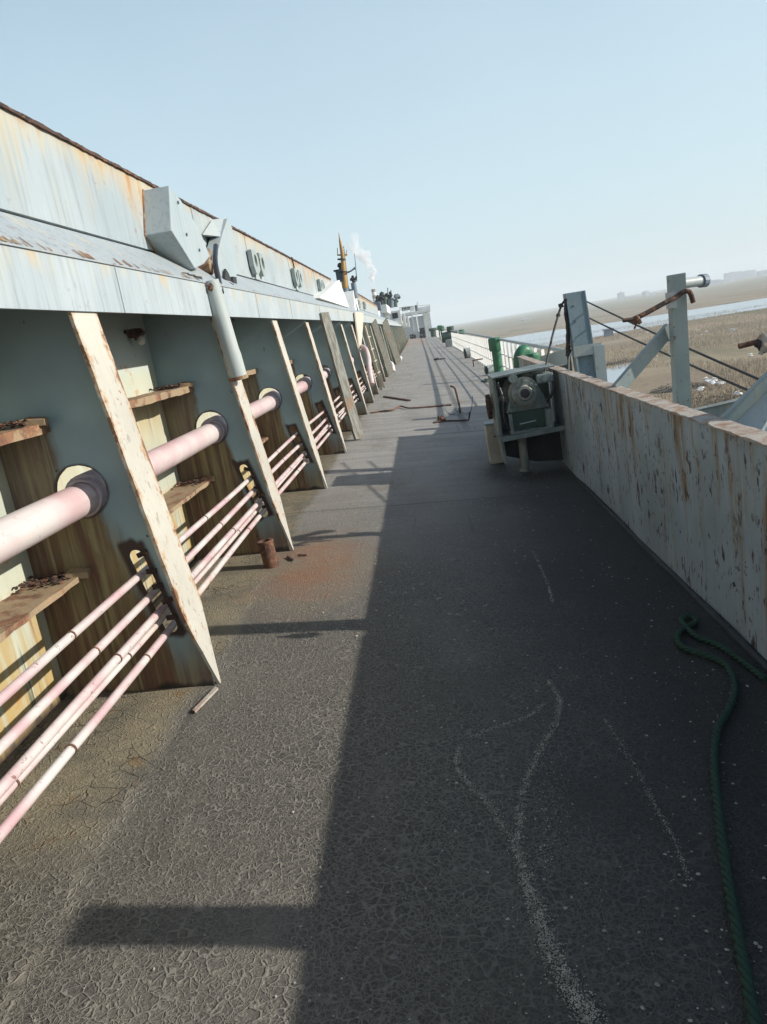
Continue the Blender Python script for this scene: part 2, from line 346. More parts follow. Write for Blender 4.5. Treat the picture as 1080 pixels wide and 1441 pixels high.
def deck_material():
    t = NT('gritty_deck_coating'); c = t.obj(False); X, Y, Z = t.xyz(c)
    warp = t.n('VectorMath'); warp.operation = 'ADD'; wn = t.n('TexNoise'); t.put(wn.inputs['Vector'], c); wn.inputs['Scale'].default_value = 14
    wv = t.scale(wn.outputs['Color'], (.06, .06, .06)); t.put(warp.inputs[0], c); t.put(warp.inputs[1], wv); cw = warp.outputs[0]
    n1 = t.noise(c, 1.1, 5, .6); n2 = t.noise(c, 95, 4, .7); n3 = t.noise(c, 9, 5, .65)
    edge = t.vor(cw, 26, 'DISTANCE_TO_EDGE'); edge2 = t.vor(cw, 55, 'DISTANCE_TO_EDGE')
    worm = t.math('MAXIMUM', t.mul(t.step(edge, .11, .015), t.step(n3, .35, .6)), t.mul(t.step(edge2, .12, .02), t.step(n3, .62, .45)))
    col = t.mix(t.step(n2, .35, .7), (.038, .036, .032), (.128, .117, .094))
    col = t.mix(t.mul(worm, .7), col, (.225, .208, .17))
    col = t.mix(t.step(n1, .45, .75, 0, .5), col, (.10, .09, .068))
    pit = t.mul(t.step(t.vor(cw, 19), .19, .13), t.step(t.noise(c, 5, 2), .5, .6))
    col = t.mix(t.mul(pit, .7), col, (.22, .21, .185))
    # deck paler further forward: haze and grazing sheen painted into the colour
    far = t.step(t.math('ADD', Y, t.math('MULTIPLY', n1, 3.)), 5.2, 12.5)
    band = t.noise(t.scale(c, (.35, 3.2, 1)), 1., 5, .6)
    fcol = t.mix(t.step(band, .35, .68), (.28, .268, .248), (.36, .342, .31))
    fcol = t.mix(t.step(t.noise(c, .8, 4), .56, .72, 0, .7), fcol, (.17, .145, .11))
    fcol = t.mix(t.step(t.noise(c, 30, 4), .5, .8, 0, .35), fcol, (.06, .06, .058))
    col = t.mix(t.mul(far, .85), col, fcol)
    lit_dust = t.mul(t.step(t.noise(t.scale(c, (1.5, .45, 1)), 1., 6, .65), .47, .66), t.step(X, .6, -.4), .5)  # dusty patches, masked so the sunlit side is painted lighter
    col = t.mix(lit_dust, col, (.20, .182, .148))
    scuff = t.mul(t.step(t.noise(t.scale(c, (16, .5, 1)), 1., 4, .6), .6, .72), t.step(n1, .42, .6), .45)
    col = t.mix(scuff, col, (.055, .052, .047))
    # gutter at the foot of the frames: brown, cracked flakes
    wob = t.math('MULTIPLY', t.math('SUBTRACT', n3, .5), .13)
    gx = t.math('ADD', X, t.math('ADD', wob, t.math('MULTIPLY', t.math('SUBTRACT', n1, .5), .22)))
    gut = t.mul(t.step(gx, -1.33, -1.41), t.step(Y, 2.0, 2.7))
    gcol = t.mix(t.step(t.noise(c, 3.1, 6, .65), .35, .68), (.21, .18, .12), (.125, .115, .088))
    gcol = t.mix(t.step(t.noise(c, 6, 5, .65), .58, .7, 0, .8), gcol, (.19, .125, .06))
    ge = t.vor(cw, 9, 'DISTANCE_TO_EDGE'); flk = t.mul(t.step(ge, .035, .008), t.step(t.noise(c, 3, 2), .42, .6))
    gcol = t.mix(t.mul(flk, .8), gcol, (.05, .045, .035))
    col = t.mix(gut, col, gcol)
    lip = t.mul(t.step(t.math('ABSOLUTE', t.math('ADD', gx, 1.36)), .045, .0), t.step(n3, .4, .62), t.step(Y, 16, 6))
    col = t.mix(t.mul(lip, .75), col, (.2, .18, .14))
    # orange rust wash by the second frame, and at the far end
    d = t.math('SQRT', t.math('ADD', t.math('POWER', t.math('MULTIPLY', t.math('ADD', X, 1.02), 1.9), 2.), t.math('POWER', t.math('MULTIPLY', t.math('SUBTRACT', Y, 5.55), .95), 2.)))
    d = t.math('ADD', d, t.math('MULTIPLY', t.math('SUBTRACT', t.noise(c, 2.2, 5, .6), .5), .8))
    col = t.mix(t.step(d, 1.25, .3, 0, .8), col, t.mix(t.step(t.noise(c, 2.4, 6), .34, .66), (.23, .115, .06), (.20, .155, .10)))
    fr = t.mul(t.step(Y, 62, 110), t.step(t.noise(t.scale(c, (.6, .08, 1)), 1., 4), .4, .55), t.step(X, 1.6, .6))
    col = t.mix(t.mul(fr, .7), col, (.30, .17, .09))
    for q in (7.45, 12.4, 17.3, 22.3, 27.2, 34, 42):                # plate seams across the deck
        s_ = t.step(t.math('ABSOLUTE', t.math('ADD', t.math('SUBTRACT', Y, q), t.math('MULTIPLY', wob, .1))), .022 if q < 10 else .05, .006)
        col = t.mix(t.mul(s_, .6), col, (.03, .028, .026))
    for q, a0, w in ((.60, 12, .05), (1.36, 13, .035)):                   # two dark strips running forward
        s_ = t.mul(t.step(t.math('ABSOLUTE', t.math('ADD', t.math('SUBTRACT', X, q), t.math('ADD', t.math('MULTIPLY', wob, .25), t.math('MULTIPLY', t.math('SUBTRACT', Y, 14.), -.006)))), w*1.7, w*.6), t.step(Y, a0, a0+2))
        col = t.mix(t.mul(s_, .62), col, (.05, .05, .05))
    # dark patch below the winch; bulwark shade painted into the deck's right half
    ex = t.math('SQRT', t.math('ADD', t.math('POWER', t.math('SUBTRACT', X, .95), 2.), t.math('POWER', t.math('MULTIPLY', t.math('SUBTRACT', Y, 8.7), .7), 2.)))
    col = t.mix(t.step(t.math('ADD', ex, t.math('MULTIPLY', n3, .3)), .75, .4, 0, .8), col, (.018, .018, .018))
    deck_shade = t.step(t.math('ADD', X, t.math('ADD', t.math('MULTIPLY', t.math('SUBTRACT', n1, .5), 1.4), t.math('MULTIPLY', Y, -.02))), -.3, .9)
    col = t.mix(t.mul(deck_shade, t.step(Y, 13, 9), .75), col, (.022, .022, .022))
    h = t.math('ADD', t.mul(worm, .7), t.math('ADD', t.mul(n2, .7), t.math('ADD', t.mul(n3, .6), t.math('SUBTRACT', t.mul(pit, .5), t.mul(flk, gut, .8)))))
    return t.done(col, t.step(far, 0, 1, .78, .6), h, .012, .75, 0, .35)
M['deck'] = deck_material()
def land_material():
    t = NT('marsh_ground'); c = t.obj(False); X, Y, Z = t.xyz(c)
    a = t.noise(t.scale(c, (.02, .05, 1)), 1., 7, .65)
    col = t.mix(t.step(a, .35, .65), (.215, .17, .115), (.30, .24, .16))
    col = t.mix(t.step(t.noise(t.scale(c, (.05, .012, 1)), 1., 6, .6), .5, .68, 0, .8), col, (.12, .125, .06))
    col = t.mix(t.step(t.noise(c, .9, 5, .7), .5, .75, 0, .6), col, (.10, .08, .055))
    col = t.mix(t.step(t.noise(c, .09, 6, .7), .63, .68, 0, .75), col, (.07, .066, .058))
    col = t.mix(t.step(t.noise(c, .21, 6, .7), .69, .71, 0, .8), col, (.5, .48, .45))
    col = t.mix(t.step(Y, 380, 900, 0, .5), col, (.15, .17, .10))
    return t.done(col, .95, t.noise(c, 1.5, 5), .3, .5, 0, .1)
M['land'] = land_material()
def water_material():
    t = NT('silty_river_water'); c = t.obj(False)
    col = t.mix(t.step(t.noise(t.scale(c, (.01, .03, 1)), 1., 4), .3, .7), (.33, .36, .37), (.29, .32, .34))
    return t.done(col, .22, t.noise(t.scale(c, (.6, .6, 1)), 1., 3), .02, .25, 0, .5)
M['water'] = water_material()
def rope_material():
    t = NT('green_rope'); c = t.obj(False)
    return t.done(t.mix(t.step(t.noise(c, 120, 4), .35, .7), (.013, .045, .028), (.026, .068, .044)), .8, t.noise(c, 260, 3), .003, .7)
M['rope'] = rope_material()
def grass_material():
    t = NT('dry_reed'); i = t.n('ObjectInfo'); c = t.obj(False)
    return t.done(t.mix(t.step(t.noise(c, .35, 6, .7), .3, .7), (.38, .30, .195), (.29, .225, .145)), .9, None, spec=.1)
M['reed'] = grass_material()

# ------------------------------------------------------------------ setting: deck, ground, river
def grid_sheet(name, x0, x1, y0, y1, zf, mat, nx=2, ny=2):
    xs = np.linspace(x0, x1, nx); ys = np.linspace(y0, y1, ny); b = MB()
    b.add([(x, y, zf(x, y)) for y in ys for x in xs], [(j*nx+i, j*nx+i+1, (j+1)*nx+i+1, (j+1)*nx+i) for j in range(ny-1) for i in range(nx-1)])
    return b.build(name, mat, fix=False)
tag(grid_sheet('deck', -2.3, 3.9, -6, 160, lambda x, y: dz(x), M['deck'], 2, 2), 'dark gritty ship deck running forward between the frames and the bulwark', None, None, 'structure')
GZ = -9.0
tag(grid_sheet('ground', -3200, 3200, -1500, 3200, lambda x, y: GZ, M['land'], 2, 2), 'brown marsh flats stretching away from the ship', None, None, 'structure')
hb = MB(); hb.prism([(3.95, -8, -.45), (3.95, 160, -.45), (2.6, 165, GZ-.4), (2.6, -8, GZ-.4)], (-.03, 0, 0)); hb.build('hull_side', M['slate'])
tag(bpy.data.objects['hull_side'], 'slate painted hull side below the deck edge', None, None, 'structure')
def river():
    lo = [(1300, 392), (1180, 415), (1080, 433), (950, 454), (880, 466), (830, 476), (790, 484), (745, 496), (700, 506)]
    up = [(1300, 380), (1180, 402), (1080, 419), (960, 438), (880, 451), (830, 458), (770, 466), (720, 474), (690, 480)]
    L = [atZ(x, y, GZ+.05) for x, y in lo]; U = [atZ(x, y, GZ+.05) for x, y in up]
    L = spline(L, 5); U = spline(U, 5); n = len(L)
    b = MB(); b.add(L+U, [(i, i+1, n+i+1, n+i) for i in range(n-1)]); o = b.build('river_water', M['water'])
    for p in o.data.polygons:
        if p.normal.z < 0: p.flip()
    tag(o, 'pale river winding across the marsh', None, None, 'structure')
    pl = [(852, 520), (880, 512), (905, 516), (885, 528), (875, 542), (862, 556), (842, 560), (838, 540)]
    b = MB(); b.add([atZ(x, y, GZ+.04) for x, y in pl], [tuple(range(len(pl)))[::-1]])
    o = b.build('pool_water', M['water']); tag(o, 'small pale pool in the marsh beside the ship', None, None, 'structure')
river()
def reeds():
    n = 110000; pos = []
    while len(pos) < n:
        d = 45+230*rng.random()**1.6; a = R(rng.uniform(2, 42)); p = (d*math.sin(a), d*math.cos(a))
        if math.sin(p[0]*.11+1.3*math.sin(p[1]*.05))+math.sin(p[1]*.09+p[0]*.03) < -.95: continue
        pos.append(p)
    pl = atZ(868, 538, GZ); pos = [q for q in pos if (q[0]-pl.x)**2+((q[1]-pl.y)*.5)**2 > 90]; n = len(pos)
    pos = np.array(pos); h = rng.uniform(.2, .75, n)*(.6+.6*rng.random(n)); w = rng.uniform(.014, .04, n); a = rng.uniform(0, math.pi, n)
    lean = rng.normal(0, .09, (n, 2))
    v = np.zeros((n, 3, 3)); v[:, 0, 0] = pos[:, 0]-np.cos(a)*w; v[:, 0, 1] = pos[:, 1]-np.sin(a)*w; v[:, 1, 0] = pos[:, 0]+np.cos(a)*w; v[:, 1, 1] = pos[:, 1]+np.sin(a)*w
    v[:, :2, 2] = GZ-.02; v[:, 2, 0] = pos[:, 0]+lean[:, 0]; v[:, 2, 1] = pos[:, 1]+lean[:, 1]; v[:, 2, 2] = GZ+h
    rv = [atZ(*p, GZ) for p in [(1080, 433), (830, 476), (745, 496)]]
    me = bpy.data.meshes.new('dry_reeds'); me.vertices.add(3*n); me.vertices.foreach_set('co', v.reshape(-1))
    me.loops.add(3*n); me.loops.foreach_set('vertex_index', np.arange(3*n)); me.polygons.add(n); me.polygons.foreach_set('loop_start', np.arange(0, 3*n, 3)); me.polygons.foreach_set('loop_total', np.full(n, 3)); me.update(); me.validate()
    tag(link_mesh('dry_reeds', me, M['reed']), 'dry straw coloured reeds covering the marsh beside the ship', 'reeds', None, 'stuff')
reeds()

# litter and a dark shrub among the reeds
lm = NT('litter_white'); M['litter'] = lm.done((.62, .61, .58), .8)
b = MB()
for (x, y, n, sp) in [(1002, 537, 9, 4), (1011, 540, 6, 4), (985, 548, 4, 5), (905, 464, 5, 7), (988, 470, 4, 6), (1030, 464, 5, 5), (1000, 533, 4, 6), (1040, 552, 5, 5), (935, 500, 3, 8), (1058, 500, 3, 6)]:
    for k in range(n):
        p = atZ(x+random.gauss(0, sp), y+random.gauss(0, sp*.35), GZ+.5); b.blob(p, random.uniform(.12, .32), .4, 1, (1.4, 1.1, .5))
o = b.build('litter', M['litter']); tag(o, 'white scraps of litter caught among the dry reeds', 'litter', None, 'stuff')
def shrub(px, py, rad, h, lab):
    c = atZ(px, py, GZ); t_ = empty('dark_shrub', c, lab, 'shrub'); b = MB()
    for k in range(1500):
        a = random.uniform(0, 6.28); r = rad*math.sqrt(random.random()); z = h*random.random()*(1-.7*(r/rad)**2)*(.6+.4*math.sin(3*a)); p = c+Vector((r*math.cos(a)*1.6, r*math.sin(a), z))
        e = Vector((random.gauss(0, 1), random.gauss(0, 1), random.gauss(0, .8))).normalized()*random.uniform(.08, .2); f = Vector((random.gauss(0, 1), random.gauss(0, 1), random.gauss(0, 1))).normalized()*.06
        b.add([p-f, p+f, p+e], [(0, 1, 2)])
    b.build('foliage', M['shrub'], t_, fix=False)
    b = MB()
    for k in range(9):
        a = random.uniform(0, 6.28); b.tube([c, c+Vector((math.cos(a)*rad*.6, math.sin(a)*rad*.5, h*random.uniform(.4, .9)))], [.04, .015], 5)
    b.build('stem', M['reed'], t_)
M['shrub'] = plain('dark_shrub_leaf', (.055, .062, .055), (.09, .085, .07), .8, 2)
shrub(1028, 563, 3.2, 1.5, 'dark straggly shrub among the reeds behind the right-edge brace')
shrub(868, 512, 2.2, .9, 'low dark shrub above the small pool')
shrub(955, 548, 1.8, .8, 'small dark shrub low down behind the slim post')

# ------------------------------------------------------------------ hatch coaming: beam, ledge, upper wall, pocket wall
def sheer(y): return 1.90+.006*min(max(y, 0), 20)+.0005*max(y-20, 0)
def extrude_profile(name, prof, ys, mat, parent, closed=True, jit=0.):
    b = MB(); n = len(prof); vs = []
    for y in ys:
        for (x, z) in prof: vs.append((x+random.uniform(-jit, jit), y, sheer(y)+z+random.uniform(-jit, jit)))
    m = n if closed else n-1
    b.add(vs, [(j*n+i, j*n+(i+1)%n, (j+1)*n+(i+1)%n, (j+1)*n+i) for j in range(len(ys)-1) for i in range(m)])
    if closed: b.add(vs[:n], [tuple(range(n))]); b.add(vs[-n:], [tuple(range(n))[::-1]])
    return b.build(name, mat, parent)
def yrange(a, b, s): return list(np.arange(a, b, s))+[b]
hc = empty('hatch_coaming', (0, 0, 0), 'long grey-white hatch coaming wall with rust streaks, overhanging the slanted frames', 'hatch coaming')
extrude_profile('beam', [(-1.49, 0), (-1.49, .237), (-1.508, .237), (-1.508, 0)], yrange(-4, 130, 4), M['beam'], hc)
extrude_profile('ledge', [(-1.482, .238), (-1.482, .250), (-1.73, .47), (-1.80, .49), (-1.80, .44), (-1.51, .237)], yrange(-4, 130, 2), M['ledge'], hc)
up1 = extrude_profile('upper_wall', [(-1.74, .49), (-1.74, .965), (-1.80, .965), (-1.80, .49)], yrange(-4, 18.1, 1.), M['coaming'], hc)
extrude_profile('top_edge', [(-1.725, .965), (-1.725, .985), (-1.83, .985), (-1.83, .965)], yrange(-4, 18.1, .05), M['darkrust'], hc, jit=.0035)
up2 = extrude_profile('upper_wall', [(-1.74, .49), (-1.74, .995), (-1.80, .995), (-1.80, .49)], yrange(25.2, 40, 2.), M['coaming'], hc)
extrude_profile('top_edge', [(-1.725, .995), (-1.725, 1.02), (-1.83, 1.02), (-1.83, .995)], yrange(25.2, 40, .4), M['darkrust'], hc, jit=.006)
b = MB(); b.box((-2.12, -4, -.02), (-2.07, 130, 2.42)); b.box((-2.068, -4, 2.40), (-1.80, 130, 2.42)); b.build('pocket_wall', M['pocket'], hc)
for y in (3.3, 6.9, 9.0, 12.0, 15.0):
    b = MB(); b.tube([(-1.738, y, sheer(y)+z) for z in np.linspace(.49, .965, 9)], .006, 6, jit=.2); b.build('weld_seam', M['coaming'], hc)
    b = MB(); b.tube([(-1.488, y+.8, sheer(y)+z) for z in np.linspace(.005, .235, 6)], .005, 6, jit=.2); b.build('weld_seam', M['beam'], hc)
# rust scabs along the lower edge of the ledge
b = MB()
for k in range(70):
    y = 2.6+8.5*random.random()**1.2 if k < 55 else random.uniform(9, 18); w = random.uniform(.006, .028)
    if random.random() < .6: y = 2.9+random.randrange(5)*.62+random.uniform(0, .33)
    z0 = sheer(y)+.252; hh = random.uniform(.008, .04)
    b.add([(-1.4785, y, z0-.003), (-1.4785, y+w, z0-.004), (-1.481-hh*1.12, y+w*random.uniform(.5, 1), z0+hh*1.0+.004), (-1.481-hh*1.12, y+w*.1, z0+hh*.97+.004)], [(0, 1, 2, 3)])
o = b.build('rust_scab', M['rustpaint'], hc, fix=False); o['kind'] = 'stuff'
for zc, x1, lip, nm in ((1.455, -1.795, .05, 'upper'), (.70, -1.80, .028, 'lower')):
    b = MB(); ys = yrange(-1, 16, .09)+yrange(17, 110, 1.5); n = 6; vs = []
    for y in ys:
        e = x1+random.uniform(-.005, .004)+(.012 if random.random() < .04 else 0); q = random.uniform(-.003, .003)
        vs += [(-2.068, y, zc+q), (-2.068, y, zc-.015+q), (e-.014, y, zc-.015+q), (e-.014, y, zc-lip+random.uniform(-.004, .004)), (e, y, zc-lip+random.uniform(-.004, .004)), (e, y, zc+q)]
    b.add(vs, [(j*n+i, j*n+(i+1)%n, (j+1)*n+(i+1)%n, (j+1)*n+i) for j in range(len(ys)-1) for i in range(n)])
    b.build('stiffener', M['rustpaint'], hc)['label'] = f'rusty {nm} stiffener flat bar along the pocket wall'

# ------------------------------------------------------------------ the slanted frames (ribs)
RIBY = [3.60, 6.05, 8.57, 11.15, 13.72, 16.35, 19.0]+[21.6+2.6*k for k in range(35)]
RX = -1.27
def make_rib(name, flange_mat, web_mat):
    """rib standing at y=0 of its own Empty"""
    r = empty(name, (RX, 0, 0), 'x', 'steel frame', 'slanted steel frames along the coaming')
    outer = [(-.80, .0), (-.02, .0), (-.025, .03), (-.255, 1.94), (-.255, 2.12), (-.50, 2.33), (-.80, 2.33)]
    holes = [circle(-.45, 1.10, .128, 26, jit=.03), capsule((-.175, .35), (-.262, .735), .036)]
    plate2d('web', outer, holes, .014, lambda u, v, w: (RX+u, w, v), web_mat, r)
    # flange: wide cream face strip, tapered towards its foot, edges nibbled by rust
    zs = list(np.linspace(0, .5, 8))+list(np.linspace(.58, 1.93, 18)); n = len(zs); b = MB(); vs = []
    for z in zs:
        x = -.012-.24*z/1.94; w = 1 if z > .42 else max(.06, .08+.92*(z/.42)); j = random.uniform(-.004, .004)
        y0 = -.13*w+.02*(1-w)+j; y1 = .16*w+.02*(1-w)+random.uniform(-.004, .004)
        for (dx, y) in ((0, y0), (0, y1), (.016, y1), (.016, y0)): vs.append((RX+x+dx, y, z))
    fs = [(j*4+i, j*4+(i+1)%4, (j+1)*4+(i+1)%4, (j+1)*4+i) for j in range(n-1) for i in range(4)]
    b.add(vs, fs); b.add(vs[:4], [(0, 1, 2, 3)]); b.add(vs[-4:], [(3, 2, 1, 0)])
    b.build('flange', flange_mat, r)
    return r
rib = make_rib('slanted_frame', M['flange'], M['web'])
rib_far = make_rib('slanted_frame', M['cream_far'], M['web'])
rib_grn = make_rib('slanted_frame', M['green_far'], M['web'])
near_labels = ['nearest and widest cream slanted frame with round pipe hole, at lower left',
               'slanted cream frame carrying a grey-white pipe sleeve on its upper half',
               'slanted cream frame just beyond the frame with the pipe sleeve',
               'slanted cream frame second beyond the one with the pipe sleeve, before the leaning plank',
               'slanted cream frame hidden just behind the leaning grey plank',
               'slanted cream frame first clear of the leaning plank on its far side',
               'slanted cream frame just before the pointed cream bracket plate']
used = {}
for i, y in enumerate(RIBY):
    src = rib if i < 8 else (rib_grn if i % 3 == 1 else rib_far)
    if id(src) not in used: used[id(src)] = 1; o = src
    else: o = copy_tree(src)
    o.location = (RX, y, 0); o['group'] = 'slanted steel frames along the coaming'
    o['label'] = near_labels[i] if i < 7 else ('green-brown slanted frame in the dense far row towards the deckhouse' if src is rib_grn else 'weathered slanted frame in the dense far row towards the deckhouse')

# pipe sleeve on the second frame
t_ = empty('pipe_sleeve', (-1.4, 6.05, 1.4), 'grey-white vertical pipe strapped over the face of the second slanted frame', 'pipe')
p0, p1 = atX(303, 401, -1.43), Vector((-1.41, 5.98, 1.44))
p0 = Vector((-1.465, 5.93, 2.19))
b = MB(); b.tube([p1, p1.lerp(p0, .25), p1.lerp(p0, .3), p0], [.070, .072, .068, .066], 18); b.build('pipe', M['lightgrey'], t_)
b = MB(); b.ring(p1-Vector((0, 0, .002)), p1.lerp(p0, .035), .077, .05, 18); b.build('collar', M['rustpaint'], t_)
b = MB()
for k in range(7): b.blob(p0+Vector((random.uniform(-.05, .03), random.uniform(-.075, -.03), random.uniform(-.09, .02))), random.uniform(.012, .028))
b.build('rust_clump', M['rust'], t_)

# ------------------------------------------------------------------ pipes through the frames
t_ = empty('fire_main_pipe', (-1.72, 0, 1.07), 'thick faded pink and white pipe running through the round holes in the frames', 'pipe')
b = MB(); b.tube([(-1.72, y, 1.065+.004*math.sin(y)) for y in yrange(-2, 60, 1.0)], .080, 22); b.build('pipe', M['pink'], t_)
for i, y in enumerate(RIBY[:6]):
    b = MB(); b.ring((-1.72, y+.03, 1.065), (-1.72, y+.30, 1.065), .112, .084, 24); b.build('sleeve', M['sleeve'], t_)
    if i in (0, 1, 2, 3):
        b = MB(); b.ring((-1.72, y-.012, 1.065), (-1.72, y+.03, 1.065), .094, .081, 24); b.build('coupling', M['sleeve'], t_)
names = ['topmost thin pink pipe of the set through the frame slots', 'second thin pipe from the top in the slotted set, pink white with chips', 'middle thin white pipe of the set through the frame slots',
         'fourth thin pink pipe down in the slotted set, close under the white one', 'lowest thin pale pink pipe of the set, nearest the deck']
for k, (x, z, r) in enumerate([(-1.505, .655, .0185), (-1.485, .545, .019), (-1.465, .445, .020), (-1.478, .400, .015), (-1.455, .345, .019)]):
    t_ = empty('thin_pipe', (x, 0, z), names[k], 'pipe', 'thin pipes through the frame slots')
    b = MB(); b.tube([(x+.006*math.sin(y*1.3+k), y, z+.008*math.sin(y*.9+2*k)) for y in yrange(-1, 50, .6)], r, 10); b.build('pipe', M['pinkpipe'], t_)
    for y in [1.2+.31*k, 2.75+.12*k, 4.7+.2*k, 7.3+.15*k]:
        xx = x+.006*math.sin(y*1.3+k); zz = z+.008*math.sin(y*.9+2*k)
        b = MB(); b.ring((xx, y, zz), (xx, y+.010, zz), r*1.18, r*.9, 10); b.build('coupling', M['rust'], t_)
# clamp scraps in the slots
CL = ['rusty clamp comb holding thin pipes in the slot of the nearest frame', 'rusty clamp comb in the slot of the frame with the pipe sleeve', 'rusty clamp comb in the slot of the third frame along',
      'rusty clamp comb in the slot of the frame before the leaning plank', 'rusty clamp comb hidden behind the leaning plank', 'rusty clamp comb in the slot of the frame past the leaning plank']
for i, y in enumerate(RIBY[:6]):
    t_ = empty('pipe_clamp', (-1.445, y, .54), CL[i], 'pipe clamp', 'pipe clamps in the frame slots')
    for k in range(5):
        z = .74-.085*k; x = -1.445-.23*(z-.54)+random.uniform(-.012, .012); b = MB()
        b.bar((x-.03, y-.015, z), (x+.022, y-.012, z+random.uniform(-.03, .03)), .012, .025); b.build('clamp_bar', M['darkrust'], t_)

# bulkhead lamps under the beam
for i, (px, py, X) in enumerate([(195, 474, -2.0), (342, 464, -2.0)]):
    p = atX(px, py, X)
    t_ = empty('bulkhead_lamp', p, ['small rusty bulkhead lamp high in the pocket behind the nearest frame', 'small rusty bulkhead lamp in the pocket behind the pipe sleeve frame'][i], 'lamp', 'bulkhead lamps in the pockets')
    b = MB(); b.tube([p+Vector((-.075, 0, .03)), p+Vector((-.02, 0, .03)), p+Vector((0, 0, .025)), p+Vector((.015, 0, 0))], [.03, .034, .045, .05], 14); b.tube([p+Vector((-.06, -.08, .045)), p+Vector((-.04, 0, .045))], .014, 8)
    b.build('base', M['darkrust'], t_)
    b = MB(); b.blob(p+Vector((.015, 0, -.025)), .032, .03, 2, (1, 1, 1.15)); b.build('glass', M['glass'], t_)

# rust lumps and scale lying on the stiffeners near the frames
for i, (y, z, lab) in enumerate([(3.42, 1.475, 'heap of rust scale on the upper stiffener beside the nearest frame'), (5.86, 1.475, 'heap of rust scale on the upper stiffener beside the pipe sleeve frame'),
                                 (3.45, .715, 'heap of rust scale on the lower stiffener beside the nearest frame'), (5.9, .715, 'heap of rust scale on the lower stiffener beside the pipe sleeve frame')]):
    b = MB()
    for k in range(90): b.blob((random.uniform(-2.06, -1.83), y+random.gauss(.03, .06), z+random.uniform(-.012, .012)), random.uniform(.004, .014), .4, 1, (1.3, 1.2, .5))
    o = b.build('rust_scale', M['darkrust']); o['kind'] = 'stuff'; tag(o, lab, 'rust scale', 'rust scale on the stiffeners')
    b = MB(); b.prism([(-1.86, y+.13, z-.01), (-1.765, y+.12, z-.025), (-1.755, y+.06, z-.03), (-1.86, y+.04, z-.02)], (0, 0, .03))
    o = b.build('torn_scale', M['rustpaint']); tag(o, lab.replace('heap of rust scale', 'torn rusty plate end'), 'plate end', 'torn plate ends on the stiffeners')

# rusted pipe stub on the deck
sp = atD(383, 797)
t_ = empty('pipe_stub', sp, 'short rusted open pipe stub standing on the deck by the second frame', 'pipe stub')
b = MB(); b.ring(sp+Vector((0, 0, -.01)), sp+Vector((-.012, 0, .21)), .058, .047, 20); b.build('tube', M['rust'], t_)
b = MB(); b.ring(sp+Vector((-.012, 0, .195)), sp+Vector((-.013, 0, .212)), .064, .044, 20); b.build('rim', M['rust'], t_)

# leaning plank and more loose boards against the far frames
def leaning(name, lab, p, q, w, h, mat, up, cat='plank', seg=14):
    t = MB(); p, q = Vector(p), Vector(q); d = (q-p).normalized(); sx = d.cross(Vector(up)).normalized(); uz = sx.cross(d); vs = []
    for k in range(seg+1):
        c = p.lerp(q, k/seg); ww = w/2*(1+random.uniform(-.05, .05)); hh = h/2
        if k in (0, seg): ww *= .9
        vs += [c-sx*ww-uz*hh, c+sx*ww-uz*hh, c+sx*ww+uz*hh, c-sx*ww+uz*hh]
    t.add(vs, [(j*4+i, j*4+(i+1)%4, (j+1)*4+(i+1)%4, (j+1)*4+i) for j in range(seg) for i in range(4)]); t.add(vs[:4], [(0, 1, 2, 3)]); t.add(vs[-4:], [(3, 2, 1, 0)])
    return tag(t.build(name, mat), lab, cat)
leaning('leaning_plank', 'weathered grey wooden plank leaning from the deck up over the beam', atD(506, 619, .02)+Vector((0, 0, 0)), atX(456, 440, -1.42), .20, .045, M['wood'], (.75, -.6, 0))
leaning('loose_board', 'grey weathered board leaning far along against the greenish frames', atD(551, 528, .02), atX(526, 453, -1.4), .28, .05, M['wood'], (.5, -.8, 0), 'board')
leaning('loose_board', 'brown weathered board leaning last in the far row of frames', atD(562, 512, .02), atX(541, 452, -1.4), .4, .05, M['wood'], (.5, -.8, 0), 'board')

# cream pointed bracket plate in the gap between the hatches
ga = [atX(500, 439, -1.43), atX(512, 440, -1.43), atX(511, 462, -1.42), atX(508.5, 492, -1.40), atX(507, 492, -1.40), atX(503, 465, -1.42)]
b = MB(); b.prism(ga, (-.03, 0, 0)); tag(b.build('bracket_plate', M['creamplate']), 'pointed cream bracket plate hanging from the beam beyond the leaning plank', 'bracket plate')
# pink hose-like bent pipe and white elbows standing beyond
b = MB(); b.tube(spline([atX(510, 488, -1.35), atX(515, 492, -1.25), atX(519, 505, -1.2), atX(520, 520, -1.18), atX(524, 541, -1.15)], 6), .06, 12); tag(b.build('bent_pipe', M['pink']), 'bent pink pipe standing upright between the far frames', 'pipe')
b = MB(); b.tube(spline([atD(549, 522, .05), atD(549, 522, .3), atD(551, 522, .36), atD(554, 523, .3), atD(555, 525, .05)], 6), .07, 10); tag(b.build('pipe_elbow', M['white']), 'small white pipe elbow on the deck at the foot of far frames', 'pipe elbow')
b = MB(); b.blob(atD(563, 508, .15), .16, .05, 2, (1, 1, .8)); b.tube([atD(563, 508, 0), atD(563, 508, .1)], .1, 10); tag(b.build('mushroom_vent', M['white']), 'small white vent cap on the deck by the far frames', 'vent')
# ladder of two light bars with rungs beyond the bracket plate
t_ = empty('steel_ladder', atD(538, 548), 'narrow pale steel ladder leaning against far frames past the bracket plate', 'ladder')
for a, c in (((511, 455), (537, 549)), ((516, 455), (541, 546))):
    b = MB(); b.bar(atX(*a, -1.42), atD(*c), .06, .03, (0, 1, 0)); b.build('rail', M['cream_far'], t_)
for f in (.2, .38, .56, .74):
    b = MB(); b.bar(atX(511, 455, -1.42).lerp(atD(537, 549), f), atX(516, 455, -1.42).lerp(atD(541, 546), f), .03, .03); b.build('rung', M['cream_far'], t_)

